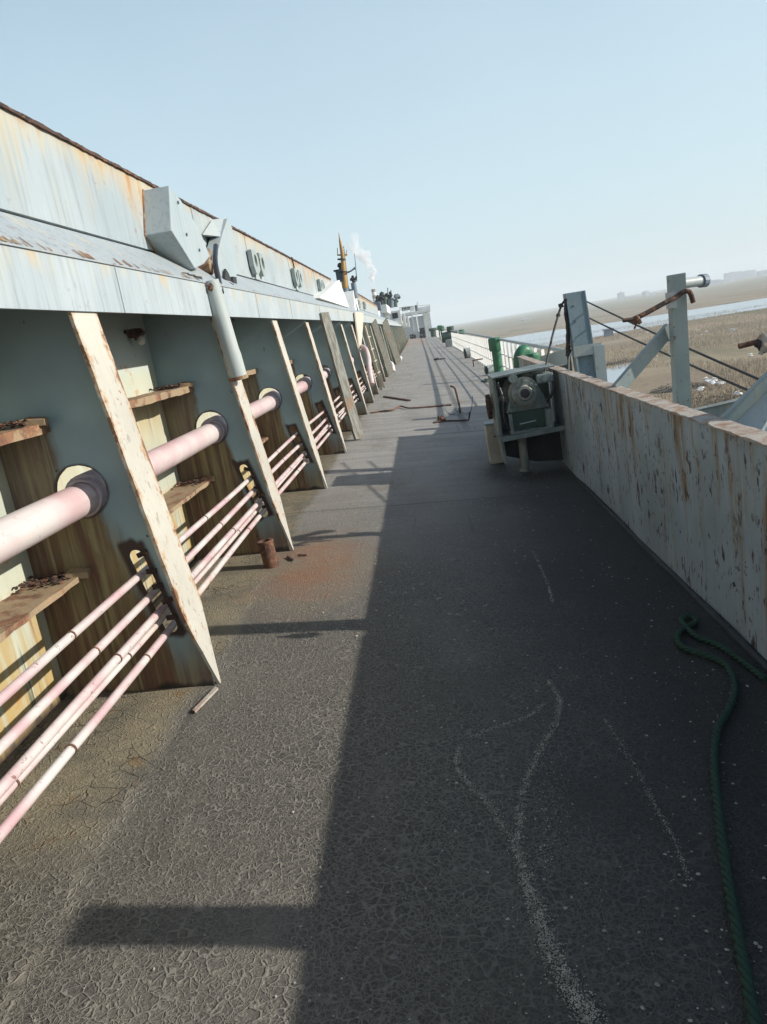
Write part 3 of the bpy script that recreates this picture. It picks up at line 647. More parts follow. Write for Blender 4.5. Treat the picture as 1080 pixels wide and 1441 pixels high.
# ------------------------------------------------------------------ hatch cover gear on the coaming
def poly_on(X, pts, d, b=None):
    b = b or MB(); return b.prism([atX(x, y, X) for x, y in pts], (d, 0, 0))
t_ = empty('hatch_arm_box', atX(240, 320, -1.55), 'smooth grey box-shaped hatch arm sticking out of the coaming wall', 'hatch arm')
poly_on(-1.545, [(238.5, 260.5), (242, 325), (275, 378), (287, 372), (296, 361), (281, 322), (256, 283)], -.21).build('box', M['boxgrey'], t_, .008)
fc = [atX(238.5, 260.5, -1.547), atX(242, 325, -1.547)]
b = MB(); b.tube([fc[0]+Vector((-.19, -.004, 0)), fc[1]+Vector((-.19, -.004, 0))], .011, 7, jit=.3)
b.tube([fc[1]+Vector((-.19, -.004, 0)), atX(275, 378, -1.547)+Vector((-.19, 0, -.006))], .011, 7, jit=.3); b.build('weld_bead', M['rustpaint'], t_)
for (px, py) in ((250, 285), (262, 330), (280, 352)):
    q = atX(px, py, -1.546); b = MB(); b.tube([q, q+Vector((.012, 0, 0))], .012, 6); b.build('bolt', M['slate'], t_)
b = MB()
for k in range(3):
    a = atX(260+k*9, 386+k*3, -1.52); poly_on(-1.53+.015*k, [(257+k*9, 383+k*2.5), (266+k*9, 384+k*2.5), (275+k*9, 406+k*2), (268+k*9, 405+k*2)], -.03, b)
b.build('lug', M['dark'], t_)
t_ = empty('hatch_gear', atX(315, 380, -1.6), 'grey curved hatch hinge plate with black hose and rusty roller', 'hatch gear')
poly_on(-1.60, [(321, 307), (313, 332), (308, 352), (307, 372), (312, 390), (322, 400), (331, 398), (335, 380), (327, 320)], -.12).build('hinge_plate', M['boxgrey'], t_, .006)
b = MB(); b.prism([atX(285, 330, -1.72), atX(299, 309, -1.72), atX(322, 306, -1.61), atX(312, 333, -1.61)], (-.03, .12, .0)); b.build('hood', M['lightgrey'], t_)
b = MB(); c = atX(290, 380, -1.64); b.tube([c+Vector((-.1, 0, .02)), c+Vector((.05, 0, .02))], .065, 16); b.tube([c+Vector((-.1, .12, .13)), c+Vector((.03, .12, .13))], .05, 14); b.build('roller', M['rustpaint'], t_)
b = MB(); b.tube(spline([atX(304, 346, -1.60), atX(303, 365, -1.57), atX(306, 385, -1.54), atX(312, 412, -1.50)], 8), .022, 12); b.build('hose', M['hose'], t_)
b = MB(); poly_on(-1.57, [(318, 378), (322, 384), (326, 394), (322, 398), (317, 392)], -.02, b); poly_on(-1.55, [(328, 389), (333, 390), (335, 409), (330, 409)], -.03, b); b.blob(atX(324, 404, -1.55), .05, .3, 1); b.build('latch', M['dark'], t_)
# paired cleat brackets on the coaming
cl = [(363, 372, 9.55, 'pair of grey pierced cleats nearest the hatch hinge'), (419, 392, 12.8, 'middle pair of grey pierced cleats on the coaming wall'), (453, 404, 16.1, 'pair of grey pierced cleats nearest the end of the coaming wall'),
      (505.5, 428, 27.2, 'grey cleat pair on the second coaming, beside the mast'), (513.5, 430, 30.5, 'grey cleat pair on the second coaming, further from the mast')]
for px, py, y, lab in cl:
    p = atX(px, py, -1.70)
    t_ = empty('cleat_bracket', p, lab, 'cleat', 'pierced cleats on the coaming')
    for k in (-1, 1):
        s_ = 1.0
        out = [(-.17, .13), (.10, .13), (.17, .07), (.17, -.07), (.05, -.12), (-.10, -.13), (-.17, -.05)]
        plate2d('cleat_plate', [(p.y+k*.20+u*s_, p.z+v*s_) for u, v in out], [circle(p.y+k*.20-.0, p.z+.02, .072, 14)], .05, lambda u, v, w: (p.x+w+(.0 if k < 0 else .004), u, v), M['greengrey'], t_)
    b = MB(); b.box((p.x-.05, p.y-.14, p.z-.17), (p.x-.02, p.y+.12, p.z+.1)); b.build('back_plate', M['lightgrey'], t_)
b = MB(); b.tube([Vector((-1.72, 12.35, sheer(12.3)+.99)), Vector((-1.715, 12.4, 2.78))], .012, 6); tag(b.build('hanging_wire', M['cable']), 'short dark wire hanging from the coaming top to the middle cleats', 'wire')

# white triangular fairing at the end of the first hatch, mast in the gap, second hatch beyond
poly_on(-1.56, [(450, 419), (474, 396), (478, 394), (491.5, 433)], -.35).build('hatch_fairing', M['white'])
tag(bpy.data.objects['hatch_fairing'], 'white triangular fairing at the end of the first coaming wall', 'fairing')
poly_on(-1.60, [(497, 409), (500, 407), (506, 437), (500, 437)], -.4).build('hatch_end_plate', M['white']); tag(bpy.data.objects['hatch_end_plate'], 'narrow white end plate of the second hatch beside the mast', 'end plate')
MY = 23.0
mb = atY(487, 440, MY); t_ = empty('signal_mast', mb, 'tapered yellow mast with dark crow box rising behind the coaming', 'mast')
P_ = lambda x, y: atY(x, y, MY)
b = MB(); b.tube([P_(489.5, 440), P_(486.5, 406)], [.13, .115], 14); b.build('lower_column', M['slate'], t_)
b = MB(); b.tube([P_(486.5, 406), P_(484, 385), P_(482.5, 360), P_(480, 345), P_(477.8, 334), P_(477, 327)], [.10, .085, .06, .045, .016, .007], 14); b.build('upper_column', M['yellow'], t_)
c = P_(478, 388); b = MB(); b.box(c+Vector((-.09, -.1, -.17)), c+Vector((.10, .1, .17))); b.box(c+Vector((-.14, -.1, .13)), c+Vector((.0, .1, .17))); b.build('crow_box', M['navy'], t_)
b = MB(); b.blob(P_(478.5, 373), .08, .15, 1); b.tube([P_(478.5, 373), P_(478.5, 382)], .03, 8); b.build('lamp', M['dark'], t_)
b = MB(); b.tube([P_(475, 359), P_(489, 358.5)], .022, 8); b.tube([P_(475, 349), P_(475.5, 360)], .012, 6); b.tube([P_(488, 352), P_(487.5, 360)], .012, 6); b.build('yard', M['yellow'], t_)
b = MB()
for k in range(16): b.tube([P_(489-.42*k, 404-3.7*k), P_(490.6-.44*k, 404-3.7*k)], .008, 5)
b.tube([P_(490.6, 405), P_(484, 346)], .007, 5); b.ring(P_(481, 366), P_(481, 364), .12, .10, 14); b.ring(P_(484, 384), P_(484, 382), .16, .14, 14); b.build('climbing_rungs', M['dark'], t_)
b = MB(); b.tube(spline([P_(487, 383), P_(493, 382), P_(500, 377)], 4), .022, 8); b.blob(P_(499.5, 377.5), .04, .2, 1); b.build('bracket_arm', M['slate'], t_)
b = MB(); b.tube([P_(502.5, 396), P_(499.3, 357)], [.014, .007], 6); b.build('aerial', M['dark'], t_)
c = P_(497.5, 405); t_ = empty('winch_post', c, 'dark post with small gear on top, right beside the yellow mast', 'post')
b = MB(); b.tube([P_(501, 420), P_(497.5, 398)], [.09, .075], 10); b.build('column', M['slate'], t_)
b = MB()
for k in range(8): b.blob(P_(498+random.uniform(-4, 4), 394+random.uniform(-5, 3)), random.uniform(.03, .06), .3)
b.build('gear', M['dark'], t_)
b = MB(); b.prism([P_(491, 407), P_(495, 407), P_(505, 438), P_(497, 438)], (0, .1, 0)); tag(b.build('mast_stay_plate', M['slate']), 'slanted slate blue stay plate at the foot of the mast', 'stay plate')

# further hatches and deck gear towards the deckhouse
def far_box(name, lab, cat, x0, y0, x1, y1, Y, dep, mat, bev=0.02):
    a, c = atY(x0, y1, Y), atY(x1, y0, Y); b = MB(); b.box((a.x, Y, a.z), (c.x, Y+dep, c.z)); o = b.build(name, mat, None, bev); return tag(o, lab, cat)
far_box('hatch_cover', 'dark hatch cover end standing above the beam past the second coaming', 'hatch cover', 527, 424, 535, 438, 41, .5, M['slate'])
far_box('hatch_cover', 'low white hatch cover block past the dark hatch cover end', 'hatch cover', 535.5, 428, 544, 441, 48, 6, M['white'])
b = MB(); b.prism([atY(539, 447, 52), atY(545, 432, 52), atY(550, 448, 52)], (-.3, 1.0, 0)); tag(b.build('white_fairing', M['white']), 'small white pointed fairing on the far beam', 'fairing')
for i, (x, y0, y1, Y, r, m, lab) in enumerate([(537, 421, 432, 60, .25, 'dark', 'short dark winch drum post, first in the far gear cluster'), (541.5, 418, 434, 62, .3, 'darkgreen', 'dark green winch post in the far gear cluster'), (546, 417, 433, 64, .22, 'dark', 'tall dark gear post in the middle of the far cluster'),
                                          (551, 419, 433, 66, .35, 'slate', 'slate gear post right of the far cluster middle'), (556, 421, 432, 68, .35, 'darkgreen', 'dark green gear post last in the far cluster')]):
    p, q = atY(x, y1, Y), atY(x, y0, Y); t_ = empty('winch_post', p, lab, 'post', 'gear posts in the far cluster')
    b = MB(); b.tube([p, q], [r*.7, r*.55], 10); b.build('column', M[m], t_)
    b = MB()
    for k in range(6): b.blob(q+Vector((random.uniform(-r, r)*1.5, 0, random.uniform(-r, r)*1.1)), r*random.uniform(.4, .8), .3)
    b.build('gear', M[m], t_)
for x, y0, y1, lab in ((546, 405, 420, 'thin tall aerial, left of two above the far gear'), (550.5, 408, 421, 'thin shorter aerial, right of two above the far gear')):
    b = MB(); b.tube([atY(x, y1, 66), atY(x, y0, 66)], .045, 6); tag(b.build('aerial', M['slate']), lab, 'aerial')
for i, (x, y, Y, w, lab) in enumerate([(556, 445, 75, 1.2, 'white vent box left of three along the far beam'), (563, 449, 85, 1.2, 'white vent box middle of three along the far beam'), (569, 452, 95, 1.2, 'white vent box right of three along the far beam')]):
    p = atY(x, y, Y); t_ = empty('vent_box', p, lab, 'vent', 'white vent boxes on the far beam'); b = MB(); b.box(p+Vector((-w/2, 0, -.8)), p+Vector((w/2, 1, .5))); b.build('box', M['white'], t_, .03)
    b = MB(); b.box(p+Vector((-w*.2, -.05, -.2)), p+Vector((w*.25, .02, .3))); b.build('opening', M['dark'], t_)

# deckhouse
HY = 140.0
Q = lambda x, y, dy=0: atY(x, y, HY+dy)
t_ = empty('deckhouse', Q(588, 476), 'white deckhouse closing the far end of the deck, with ladder and top platform', 'deckhouse')
def hbox(name, x0, y0, x1, y1, dep, mat, off=0):
    a, c = Q(x0, y1, off), Q(x1, y0, off); b = MB(); b.box((a.x, HY+off, a.z), (c.x, HY+off+dep, c.z)); return b.build(name, mat, t_)
hbox('wall', 568, 443, 601, 480, 6, M['housewhite'])
hbox('side_column', 601, 440, 605, 480, 6.5, M['white'], -.8)
hbox('roof_slab', 566, 438.5, 606, 441.2, 7, M['white'], -1.0)
hbox('upper_cabin', 590, 430.5, 604, 438.4, 4, M['housewhite'], 1)
hbox('doorway', 591, 461, 597, 471, .2, M['dark'], -.15)
hbox('open_gallery', 566, 431, 577, 437.5, 2, M['dark'], 1.5)
hbox('equipment_box', 578, 430, 583, 438, 1.5, M['white'], .2)
hbox('equipment_box', 585, 429, 588, 438, 1.0, M['dark'], .3)
b = MB()
for x0, y0, x1, y1 in ((579.5, 441, 583, 467), (585.5, 441, 590, 467)): b.bar(Q(x0, y0, -1.2), Q(x1, y1, -1.6), .18, .12)
for k in range(9): b.bar(Q(579.5+.36*k, 443+2.8*k, -1.3), Q(585.8+.5*k, 443+2.8*k, -1.3), .1, .08)
b.build('ladder', M['white'], t_)
b = MB()
for y in (431, 434.2): b.bar(Q(563, y+2, -.9), Q(579, y, -.9), .1, .12)
for x in (563, 568, 573, 578): b.bar(Q(x, 430.5+(579-x)*.12, -.9), Q(x, 439, -.9), .1, .1)
for x in (587.5, 605): b.bar(Q(x, 425 if x < 600 else 429, -.9), Q(x, 439, -.9), .14, .14)
b.bar(Q(587.5, 430.5, -.9), Q(605, 429.3, -.9), .1, .1)
b.build('railing', M['white'], t_)
for x0, x1, y, lab in ((578, 585, 470, 'dark low bitts at the foot of the deckhouse ladder'), (592, 598, 471, 'dark low bitts below the deckhouse doorway')):
    p = atY((x0+x1)/2, 474, 132); b = MB()
    for k in range(5): b.blob(p+Vector((random.uniform(-.4, .4), 0, random.uniform(.1, .35))), .22, .3)
    b.box(p+Vector((-.5, -.2, -.3)), p+Vector((.5, .2, .1))); tag(b.build('mooring_bitts', M['dark']), lab, 'bitts')

# ------------------------------------------------------------------ bulwark on the right
def bx(y): return 1.36+.012*y
def bt(y): return .885+.0035*(y-3)
b_ = empty('bulwark', (1.4, 0, 0), 'solid steel bulwark along the right of the deck, paint chipped and rust streaked, rusty cap', 'bulwark')
ys = yrange(-4, 12.3, .4)
b = MB(); vs = []
for y in ys:
    w = .009*math.sin(y*2.1)+.005*math.sin(y*5.3); vs += [(bx(y)+w, y, dz(bx(y))-.02), (bx(y)+w, y, bt(y)-.012), (bx(y)+.012+w, y, bt(y)-.012), (bx(y)+.012+w, y, dz(bx(y))-.02)]
b.add(vs, [(j*4+i, j*4+(i+1)%4, (j+1)*4+(i+1)%4, (j+1)*4+i) for j in range(len(ys)-1) for i in range(4)]); b.add(vs[:4], [(0, 1, 2, 3)]); b.add(vs[-4:], [(3, 2, 1, 0)])
b.build('plate', M['bulwark'], b_)
ys = yrange(-4, 12.32, .06); b = MB(); vs = []
for y in ys:
    j = lambda a: random.uniform(-a, a)
    notch = -.03 if 4.02 < y < 4.16 else 0
    vs += [(bx(y)-.008+j(.004)-notch*.2, y, bt(y)-.012), (bx(y)-.008+j(.004)-notch, y, bt(y)+j(.003)), (bx(y)+.098+j(.006), y, bt(y)+.004+j(.003)), (bx(y)+.098+j(.006), y, bt(y)-.012)]
b.add(vs, [(j*4+i, j*4+(i+1)%4, (j+1)*4+(i+1)%4, (j+1)*4+i) for j in range(len(ys)-1) for i in range(4)]); b.add(vs[:4], [(0, 1, 2, 3)]); b.add(vs[-4:], [(3, 2, 1, 0)])
b.build('cap', M['rustcap'], b_)
b = MB(); b.tube([(bx(y)-.012, y, dz(bx(y))+.006) for y in yrange(-3, 12.2, .5)], .022, 8, jit=.2); b.build('foot_weld', M['dark'], b_)
for y in (4.6, 9.2):
    b = MB(); b.tube([(bx(y)-.002, y+.003*math.sin(z*40), z) for z in np.linspace(dz(1.4), bt(y)-.015, 14)], .007, 6, jit=.25); b.build('weld_seam', M['bulwark'], b_)
ys = [0, 2.1, 5.0, 7.8, 10.4]
for y in ys:
    b = MB(); b.prism([(bx(y)+.012, y, dz(1.4)), (bx(y)+.5, y, dz(1.9)), (bx(y)+.15, y, bt(y)-.02), (bx(y)+.012, y, bt(y)-.02)], (0, .012, 0)); b.build('stay', M['bluegrey'], b_)

# posts and braces standing outside the bulwark
def post_line(z): return Vector((XB+(pt.x-pbm.x)*0, pbm.y+(pt.y-pbm.y)*(z-pbm.z)/(pt.z-pbm.z), z))
# slim angle post with a transverse brace down to the cap
XB = 2.02
pt, pbm = atX(951, 386, XB), atX(960, 572, XB)
t_ = empty('rail_post', (XB, pbm.y, dz(XB)), 'slim grey-green steel angle post with horizontal pipe end and hooked rod', 'post')
lo, hi = post_line(dz(XB)), post_line(pt.z)
b = MB(); b.prism([lo+Vector((-.04, -.06, 0)), lo+Vector((.055, -.06, 0)), hi+Vector((.055, -.06, 0)), hi+Vector((-.04, -.06, 0))], (0, .012, 0))
b.prism([lo+Vector((-.054, -.06, 0)), lo+Vector((-.04, -.06, 0)), hi+Vector((-.04, -.06, 0)), hi+Vector((-.054, -.06, 0))], (0, .11, 0)); b.build('upright', M['greengrey'], t_)
a = atX(958, 399, XB+.05); c = atX(986, 395, XB+.24)
c = a+Vector((.25, .12, 0)); c = atY(986, 395.5, a.y+.12)
b = MB(); b.tube([a-Vector((.05, 0, 0)), c], [.040, .040], 14); b.build('side_pipe', M['lightgrey'], t_)
d = (c-a).normalized(); b = MB(); b.ring(c, c+d*.055, .052, .012, 14); b.build('pipe_flange', M['slate'], t_)
b = MB(); b.bar(atX(945, 462, XB-.03), atX(871, 548, 1.51), .012, .095, (0, 0, 1)); b.bar(atX(945, 462, XB-.03)+Vector((-.03, .026, .034)), atX(871, 548, 1.51)+Vector((-.03, .026, .034)), .04, .010, (0, 0, 1)); b.build('brace', M['greengrey'], t_)
q = post_line(1.49); b = MB(); b.box(q+Vector((-.075, -.085, -.06)), q+Vector((-.03, .03, .06))); b.build('clip', M['lightgrey'], t_)
b = MB(); b.tube(spline([atY(889, 450, 6.05), atY(905, 443, 6.05), atY(940, 424, 6.08), atY(950, 419, 6.1), atY(960, 412, 6.1), atY(967, 409.5, 6.1), atY(972, 413, 6.1), atY(976, 426, 6.1)], 5), .019, 10)
b.tube([atY(877, 451, 6.02), atY(900, 448, 6.04)], .015, 8); b.build('hooked_rod', M['darkrust'], t_)
b = MB()
for q in ((896, 449, .026), (892, 453, .022), (899, 452, .024)): b.blob(atY(q[0], q[1], 6.03), q[2], .3)
b.tube([atY(897, 453, 6.02), atY(893, 463, 6.02)], .008, 6); b.build('rag_knot', M['rustpaint'], t_)

# I-beam post by the winch
XB = 1.92
pt, pbm = atX(809, 411, XB), atX(827, 527, XB); lo, hi = post_line(dz(XB)), post_line(pt.z)
t_ = empty('beam_post', (XB, pbm.y, dz(XB)), 'broad grey I-beam post with clamp band beside the winch', 'post')
def col(b, x0, x1, y0, y1): return b.prism([lo+Vector((x0, y0, 0)), lo+Vector((x1, y0, 0)), hi+Vector((x1, y0, 0)), hi+Vector((x0, y0, 0))], (0, y1-y0, 0))
b = MB(); col(b, -.10, .105, -.012, .012); col(b, -.125, -.10, -.09, .09); col(b, .105, .12, -.02, .09); b.build('upright', M['bluegrey'], t_)
m = post_line(atX(818, 492, XB).z); b = MB(); b.box(m+Vector((-.135, -.105, -.06)), m+Vector((.19, -.092, .06))); b.build('band', M['lightgrey'], t_)
b = MB(); m2 = atY(835.5, 487, pbm.y-.05); m3 = atY(850.5, 487, pbm.y-.05); b.box((m2.x, m2.y, -.3), (m3.x, m2.y+.1, m2.z)); b.build('side_plate', M['lightgrey'], t_)
b = MB()
for z in (1.56, 1.38): b.tube([post_line(z)+Vector((-.03, -.012, 0)), post_line(z)+Vector((-.03, -.03, 0))], .014, 8)
b.build('bolt', M['greengrey'], t_)
# black cables on that post
t = hi+Vector((-.125, -.07, -.06)); ty = t.y
b = MB(); b.tube(spline([t, atY(790, 431, ty), atY(784, 450, ty-.1), atY(776, 480, ty-.25), atY(765, 532, 8.7)], 6), .013, 8); b.blob(atY(786, 443, ty-.06), .03, .2); b.blob(atY(790, 430, ty), .035, .3)
tag(b.build('black_cable', M['cable']), 'black cable slung from the I-beam post top down to the winch', 'cable')
b = MB(); b.tube(spline([t+Vector((.0, -.02, 0)), atY(797, 440, ty-.02), atY(799.5, 465, ty-.03), atY(800, 493, ty-.03), atY(803, 522, ty-.02)], 8), .024, 8, jit=.2)
for k in range(4): b.blob(atY(800, 493+k*3-4, ty-.03), .035, .3)
tag(b.build('cable_bundle', M['cable']), 'dark knotted cable bundle tied down the side of the I-beam post', 'cable')
b = MB(); b.tube(spline([atY(806, 494, ty-.05), atY(802, 503, ty-.06), atY(801.5, 520, ty-.06)], 6), .010, 6); tag(b.build('white_twine', M['white']), 'thin white twine hanging below the clamp band of the I-beam post', 'twine')

# brace and post nearest the camera, at the right edge of the picture, and the next pair behind it
YN = 4.08
def near_post(y, lab, top=1.70):
    t_ = empty('rail_post', (2.02, y, dz(2.02)), lab, 'post')
    lo = Vector((2.02, y, dz(2.02))); hi = Vector((2.02, y, top))
    b = MB(); b.bar(lo, hi, .115, .014, (0, 1, 0)); b.bar(lo+Vector((-.05, .08, 0)), hi+Vector((-.05, .08, 0)), .014, .16, (0, 1, 0)); b.build('upright', M['greengrey'], t_)
    sh = Vector((0, y-YN, 0)); b0, b1 = atY(1020, 601, YN)+sh, atY(1082, 541, YN)+sh; dd = (b1-b0).normalized(); b1 = b0+dd*.72
    b = MB(); b.bar(b0-dd*.03, b1, .012, .075, (0, 0, 1)); b.bar(b0-dd*.03+Vector((-.02, .03, .027)), b1+Vector((-.02, .03, .027)), .05, .010, (0, 0, 1)); b.build('brace', M['greengrey'], t_)
    b = MB(); b.prism([b0+Vector((.02, -.015, -.01)), b0+Vector((.10, -.20, -.01)), b0+dd*.34+Vector((.03, -.12, 0)), b0+dd*.46+Vector((.02, -.02, 0))], (.012, 0, -.006)); b.build('gusset', M['lightgrey'], t_)
    return t_
near_post(1.69, 'grey post and brace just out of view, shadow lying across the near deck', 1.57)
t_ = near_post(YN, 'rusty grey channel brace rising from the notched cap at the right edge')
b = MB(); b.tube([atY(1040, 487.5, YN-.05), atY(1066, 481, YN-.05)], .014, 8); b.build('rod', M['rust'], t_)
b = MB(); b.blob(atY(1068, 484, YN-.05), .028, .2); b.tube([atY(1069, 487, YN-.05), atY(1074, 497, YN-.05)], .013, 7); b.build('knot', M['cable'], t_)
b = MB(); b.blob(atY(1079, 483, YN-.05), .045, .25, 2, (1, 1, 1.2)); b.tube([atY(1074, 490, YN-.06), atY(1070, 499, YN-.06)], .011, 6); b.build('rag', M['rustcap'], t_)
for i, (a, c) in enumerate((((819, 421), (1086, 541.5)), ((822, 444), (1064, 554)))):
    p, q = atX(*a, XB+.2), atX(*c, 2.15)
    b = MB(); b.tube([p.lerp(q, k/12)+Vector((0, 0, -.012*math.sin(math.pi*k/12))) for k in range(13)], .0095, 7)
    tag(b.build('guard_wire', M['cable']), ['upper guard wire stretched from the I-beam post to the right-edge brace', 'lower guard wire stretched from the I-beam post to the right-edge brace'][i], 'wire', 'guard wires')
t_ = empty('outboard_platform', atX(1010, 575, 2.0), 'blue-grey platform side with white edge just outside the bulwark', 'platform')
a, c = atX(968, 580, 2.25), atX(1062, 559, 2.15); n = Vector((0, 0, -.35))
b = MB(); b.prism([a, c, c+n, a+n], (.5, .15, 0)); b.build('side', M['bluegrey'], t_)
b = MB(); b.bar(a+Vector((-.01, 0, .008)), c+Vector((-.01, 0, .008)), .05, .018); b.build('edge', M['white'], t_)
b = MB(); 
for (x, y) in ((1072, 582), (1078, 578), (1068, 588)): b.tube([atX(x-8, y+2, 1.75), atX(x+8, y-2, 1.75)], .012, 7)
tag(b.build('coiled_line', M['cable']), 'short dark coiled line beyond the cap at the right edge', 'line')

# ------------------------------------------------------------------ winch on the bulwark
wy = 8.5
w_ = empty('bulwark_winch', (1.05, wy, dz(1.05)), 'old grey-green winch bolted to the bulwark on a bracket shelf with leg', 'winch')
b = MB(); b.box((.74, wy-.02, .265), (1.45, wy+.75, .285)); b.bar((.74, wy-.03, .262), (1.45, wy-.03, .29), .03, .05); b.build('shelf', M['winch'], w_)
b = MB(); b.box((.755, wy+.12, .285), (.785, wy+.70, .93)); b.prism([(.755, wy+.1, .285), (.785, wy+.1, .285), (.80, wy+.1, -.02), (.78, wy+.1, -.05)], (0, .5, 0)); b.build('side_plate', M['winch'], w_)
b = MB(); b.prism([(.745, wy+.05, .93), (1.43, wy+.05, .955), (1.43, wy+.05, .97), (1.02, wy+.05, .962), (.745, wy+.05, .945)], (0, .62, 0)); b.build('top_plate', M['winch'], w_)
b = MB(); b.prism([(.86, wy+.10, .52), (1.34, wy+.10, .52), (1.27, wy+.10, .72), (1.18, wy+.10, .84), (1.0, wy+.10, .84), (.92, wy+.10, .70)], (0, .5, 0)); b.build('gear_housing', M['winch'], w_, .012)
b = MB(); b.tube([(1.07, wy+.05, .73), (1.07, wy+.62, .73)], .17, 26); b.tube([(1.07, wy-.0, .73), (1.07, wy+.05, .73)], .135, 24)
b.tube([(1.07, wy-.03, .73), (1.07, wy, .73)], [.075, .09], 18)
dr = b.build('drum', M['winchlight'], w_, .006)
for k in range(8):
    b = MB(); b.tube([(1.07+.11*math.cos(k*math.pi/4), wy-.022, .73+.11*math.sin(k*math.pi/4)), (1.07+.11*math.cos(k*math.pi/4), wy+.01, .73+.11*math.sin(k*math.pi/4))], .016, 6); b.build('bolt', M['winch'], dr)
gt = []
for k in range(64):
    a = 2*math.pi*k/64; r_g = .215 if k % 2 else .195; gt.append((1.07+r_g*math.cos(a), wy+.30, .735+r_g*math.sin(a)))
b = MB(); b.prism(gt, (0, .05, 0)); b.build('gear_wheel', M['winchlight'], w_)
b = MB(); b.tube(spline([(1.30, wy+.02, .60), (1.37, wy-.02, .70), (1.40, wy+.05, .82), (1.41, wy+.2, .90)], 6), .016, 8); b.tube(spline([(.80, wy+.06, .88), (.83, wy-.01, .70), (.82, wy+.0, .5), (.86, wy+.02, .34)], 6), .013, 8); b.build('hose', M['hose'], w_)
for (x, z) in ((.90, .56), (1.30, .56), (.96, .68), (1.20, .80), (1.0, .81), (.885, .33), (.885, .48), (1.31, .33), (1.31, .48)):
    b = MB(); b.tube([(x, wy-.015, z), (x, wy+.11, z)], .014, 6); b.build('bolt', M['winchlight'], w_)
b = MB()
for k in range(40): b.blob((1.07+random.gauss(0, .16), wy+random.uniform(.0, .1), .30+abs(random.gauss(0, .015))), random.uniform(.006, .02), .4, 1, (1.4, 1.2, .6))
o = b.build('grime', M['darkrust'], w_); o['kind'] = 'stuff'
b = MB(); b.box((1.22, wy+.02, .80), (1.40, wy+.3, .90)); b.tube([(1.31, wy+.0, .85), (1.31, wy+.04, .85)], .035, 12); b.build('bearing_block', M['winch'], w_, .012)
b = MB(); b.tube([(1.07, wy-.06, .73), (1.07, wy, .73)], .05, 14); b.build('shaft', M['dark'], w_)
b = MB(); b.tube([(.97, wy+.02, .90), (.97, wy+.2, .90)], .05, 14); b.build('pinion', M['winch'], w_)
b = MB(); b.box((.87, wy-.005, .30), (.905, wy+.08, .52)); b.box((1.27, wy-.005, .30), (1.345, wy+.08, .52)); b.box((.905, wy-.005, .30), (1.27, wy+.08, .325)); b.build('opening_frame', M['winch'], w_)
b = MB(); b.box((.906, wy+.07, .326), (1.269, wy+.09, .52)); b.build('dark_opening', M['darkgreen'], w_)
b = MB(); b.tube([(.98, wy+.03, .395), (1.16, wy+.02, .41)], .008, 6); b.build('latch_rod', M['lightgrey'], w_)
b = MB(); b.tube([(1.0, wy+.2, dz(1.0)-.01), (1.005, wy+.2, .27)], .05, 14); b.tube([(1.0, wy+.2, dz(1.)-.01), (1.0, wy+.2, dz(1.)+.03)], .07, 12, jit=.15); b.build('leg', M['winchlight'], w_)
b = MB(); b.prism([(1.45, wy+.3, .26), (.80, wy+.3, .26), (.80, wy+.3, .02), (1.15, wy+.3, -.10), (1.45, wy+.3, -.13)], (0, .02, 0)); b.build('bracket', M['dark'], w_)  # bracket deepened into a dark apron standing in for shade under the shelf
b = MB(); b.box((.788, wy+.66, .288), (1.44, wy+.68, .928)); b.build('back_plate', M['winch'], w_)
b = MB(); b.ring((.69, wy+.55, .58), (.735, wy+.55, .58), .145, .105, 22)
hw = b.build('hand_wheel', M['darkrust'], w_)
b = MB(); b.tube([(.68, wy+.55, .58), (.76, wy+.55, .58)], .03, 10); b.build('hub', M['darkrust'], hw)
for k in range(4):
    b = MB(); b.bar((.71, wy+.55+.12*math.cos(k*math.pi/2+.4), .58+.12*math.sin(k*math.pi/2+.4)), (.71, wy+.55, .58), .025, .025); b.build('spoke', M['darkrust'], hw)
p = atD(722, 612); 
t_ = empty('battered_box', (.78, 9.4, dz(.78)), 'cream battered upright box standing on the deck behind the winch', 'box')
b = MB(); b.box((.66, 9.3, dz(.7)), (.86, 9.52, .33)); b.build('body', M['cream_far'], t_, .008)
b = MB(); b.box((.65, 9.29, .33), (.87, 9.53, .35)); b.build('lid', M['greengrey'], t_)

# ------------------------------------------------------------------ railing, vents and deck gear along the right
RAIL = [(2.28, 12.6), (2.45, 26), (2.72, 54), (3.1, 104), (3.3, 132)]
def rx(y):
    for (xa, ya), (xb, yb2) in zip(RAIL, RAIL[1:]):
        if y <= yb2: return xa+(xb-xa)*(y-ya)/(yb2-ya)
    return RAIL[-1][0]
def rz(y): return .875+.0022*max(0, y-20)
r_ = empty('ship_railing', (2.4, 12.6, dz(2.4)), 'long white ship railing with broad stanchions along the far right deck edge', 'railing')
yy = yrange(12.6, 132, 2)
b = MB(); b.tube([(rx(y), y, rz(y)) for y in yy], .035, 10); b.build('top_rail', M['lightgrey'], r_)
for f in (.33, .63):
    b = MB(); b.tube([(rx(y), y, dz(rx(y))*(1-f)+rz(y)*f) for y in yy], .016, 6); b.build('mid_rail', M['railwhite'], r_)
ys = list(np.arange(12.9, 60, 1.02))+list(np.arange(60.5, 131, 1.6))
st = None
for y in ys[:97]:
    b = MB(); x = rx(y); zt, zb = rz(y), dz(x)
    if st is None:
        b.prism([(x-.036, y-.02, zb), (x+.036, y+.022, zb), (x+.032, y+.02, zt-.03), (x-.032, y-.018, zt-.03)], (-.004, .02, 0)); b.tube([(x-.06, y, zb), (x-.06, y, zb+.12)], .045, 8); st = b.build('stanchion', M['railwhite'], r_); st0 = (x, y, zb)
    else:
        c = st.copy(); COL.objects.link(c); c.parent = r_; c.location = (x-st0[0], y-st0[1], zb-st0[2]); c.scale = (1, 1, 1)
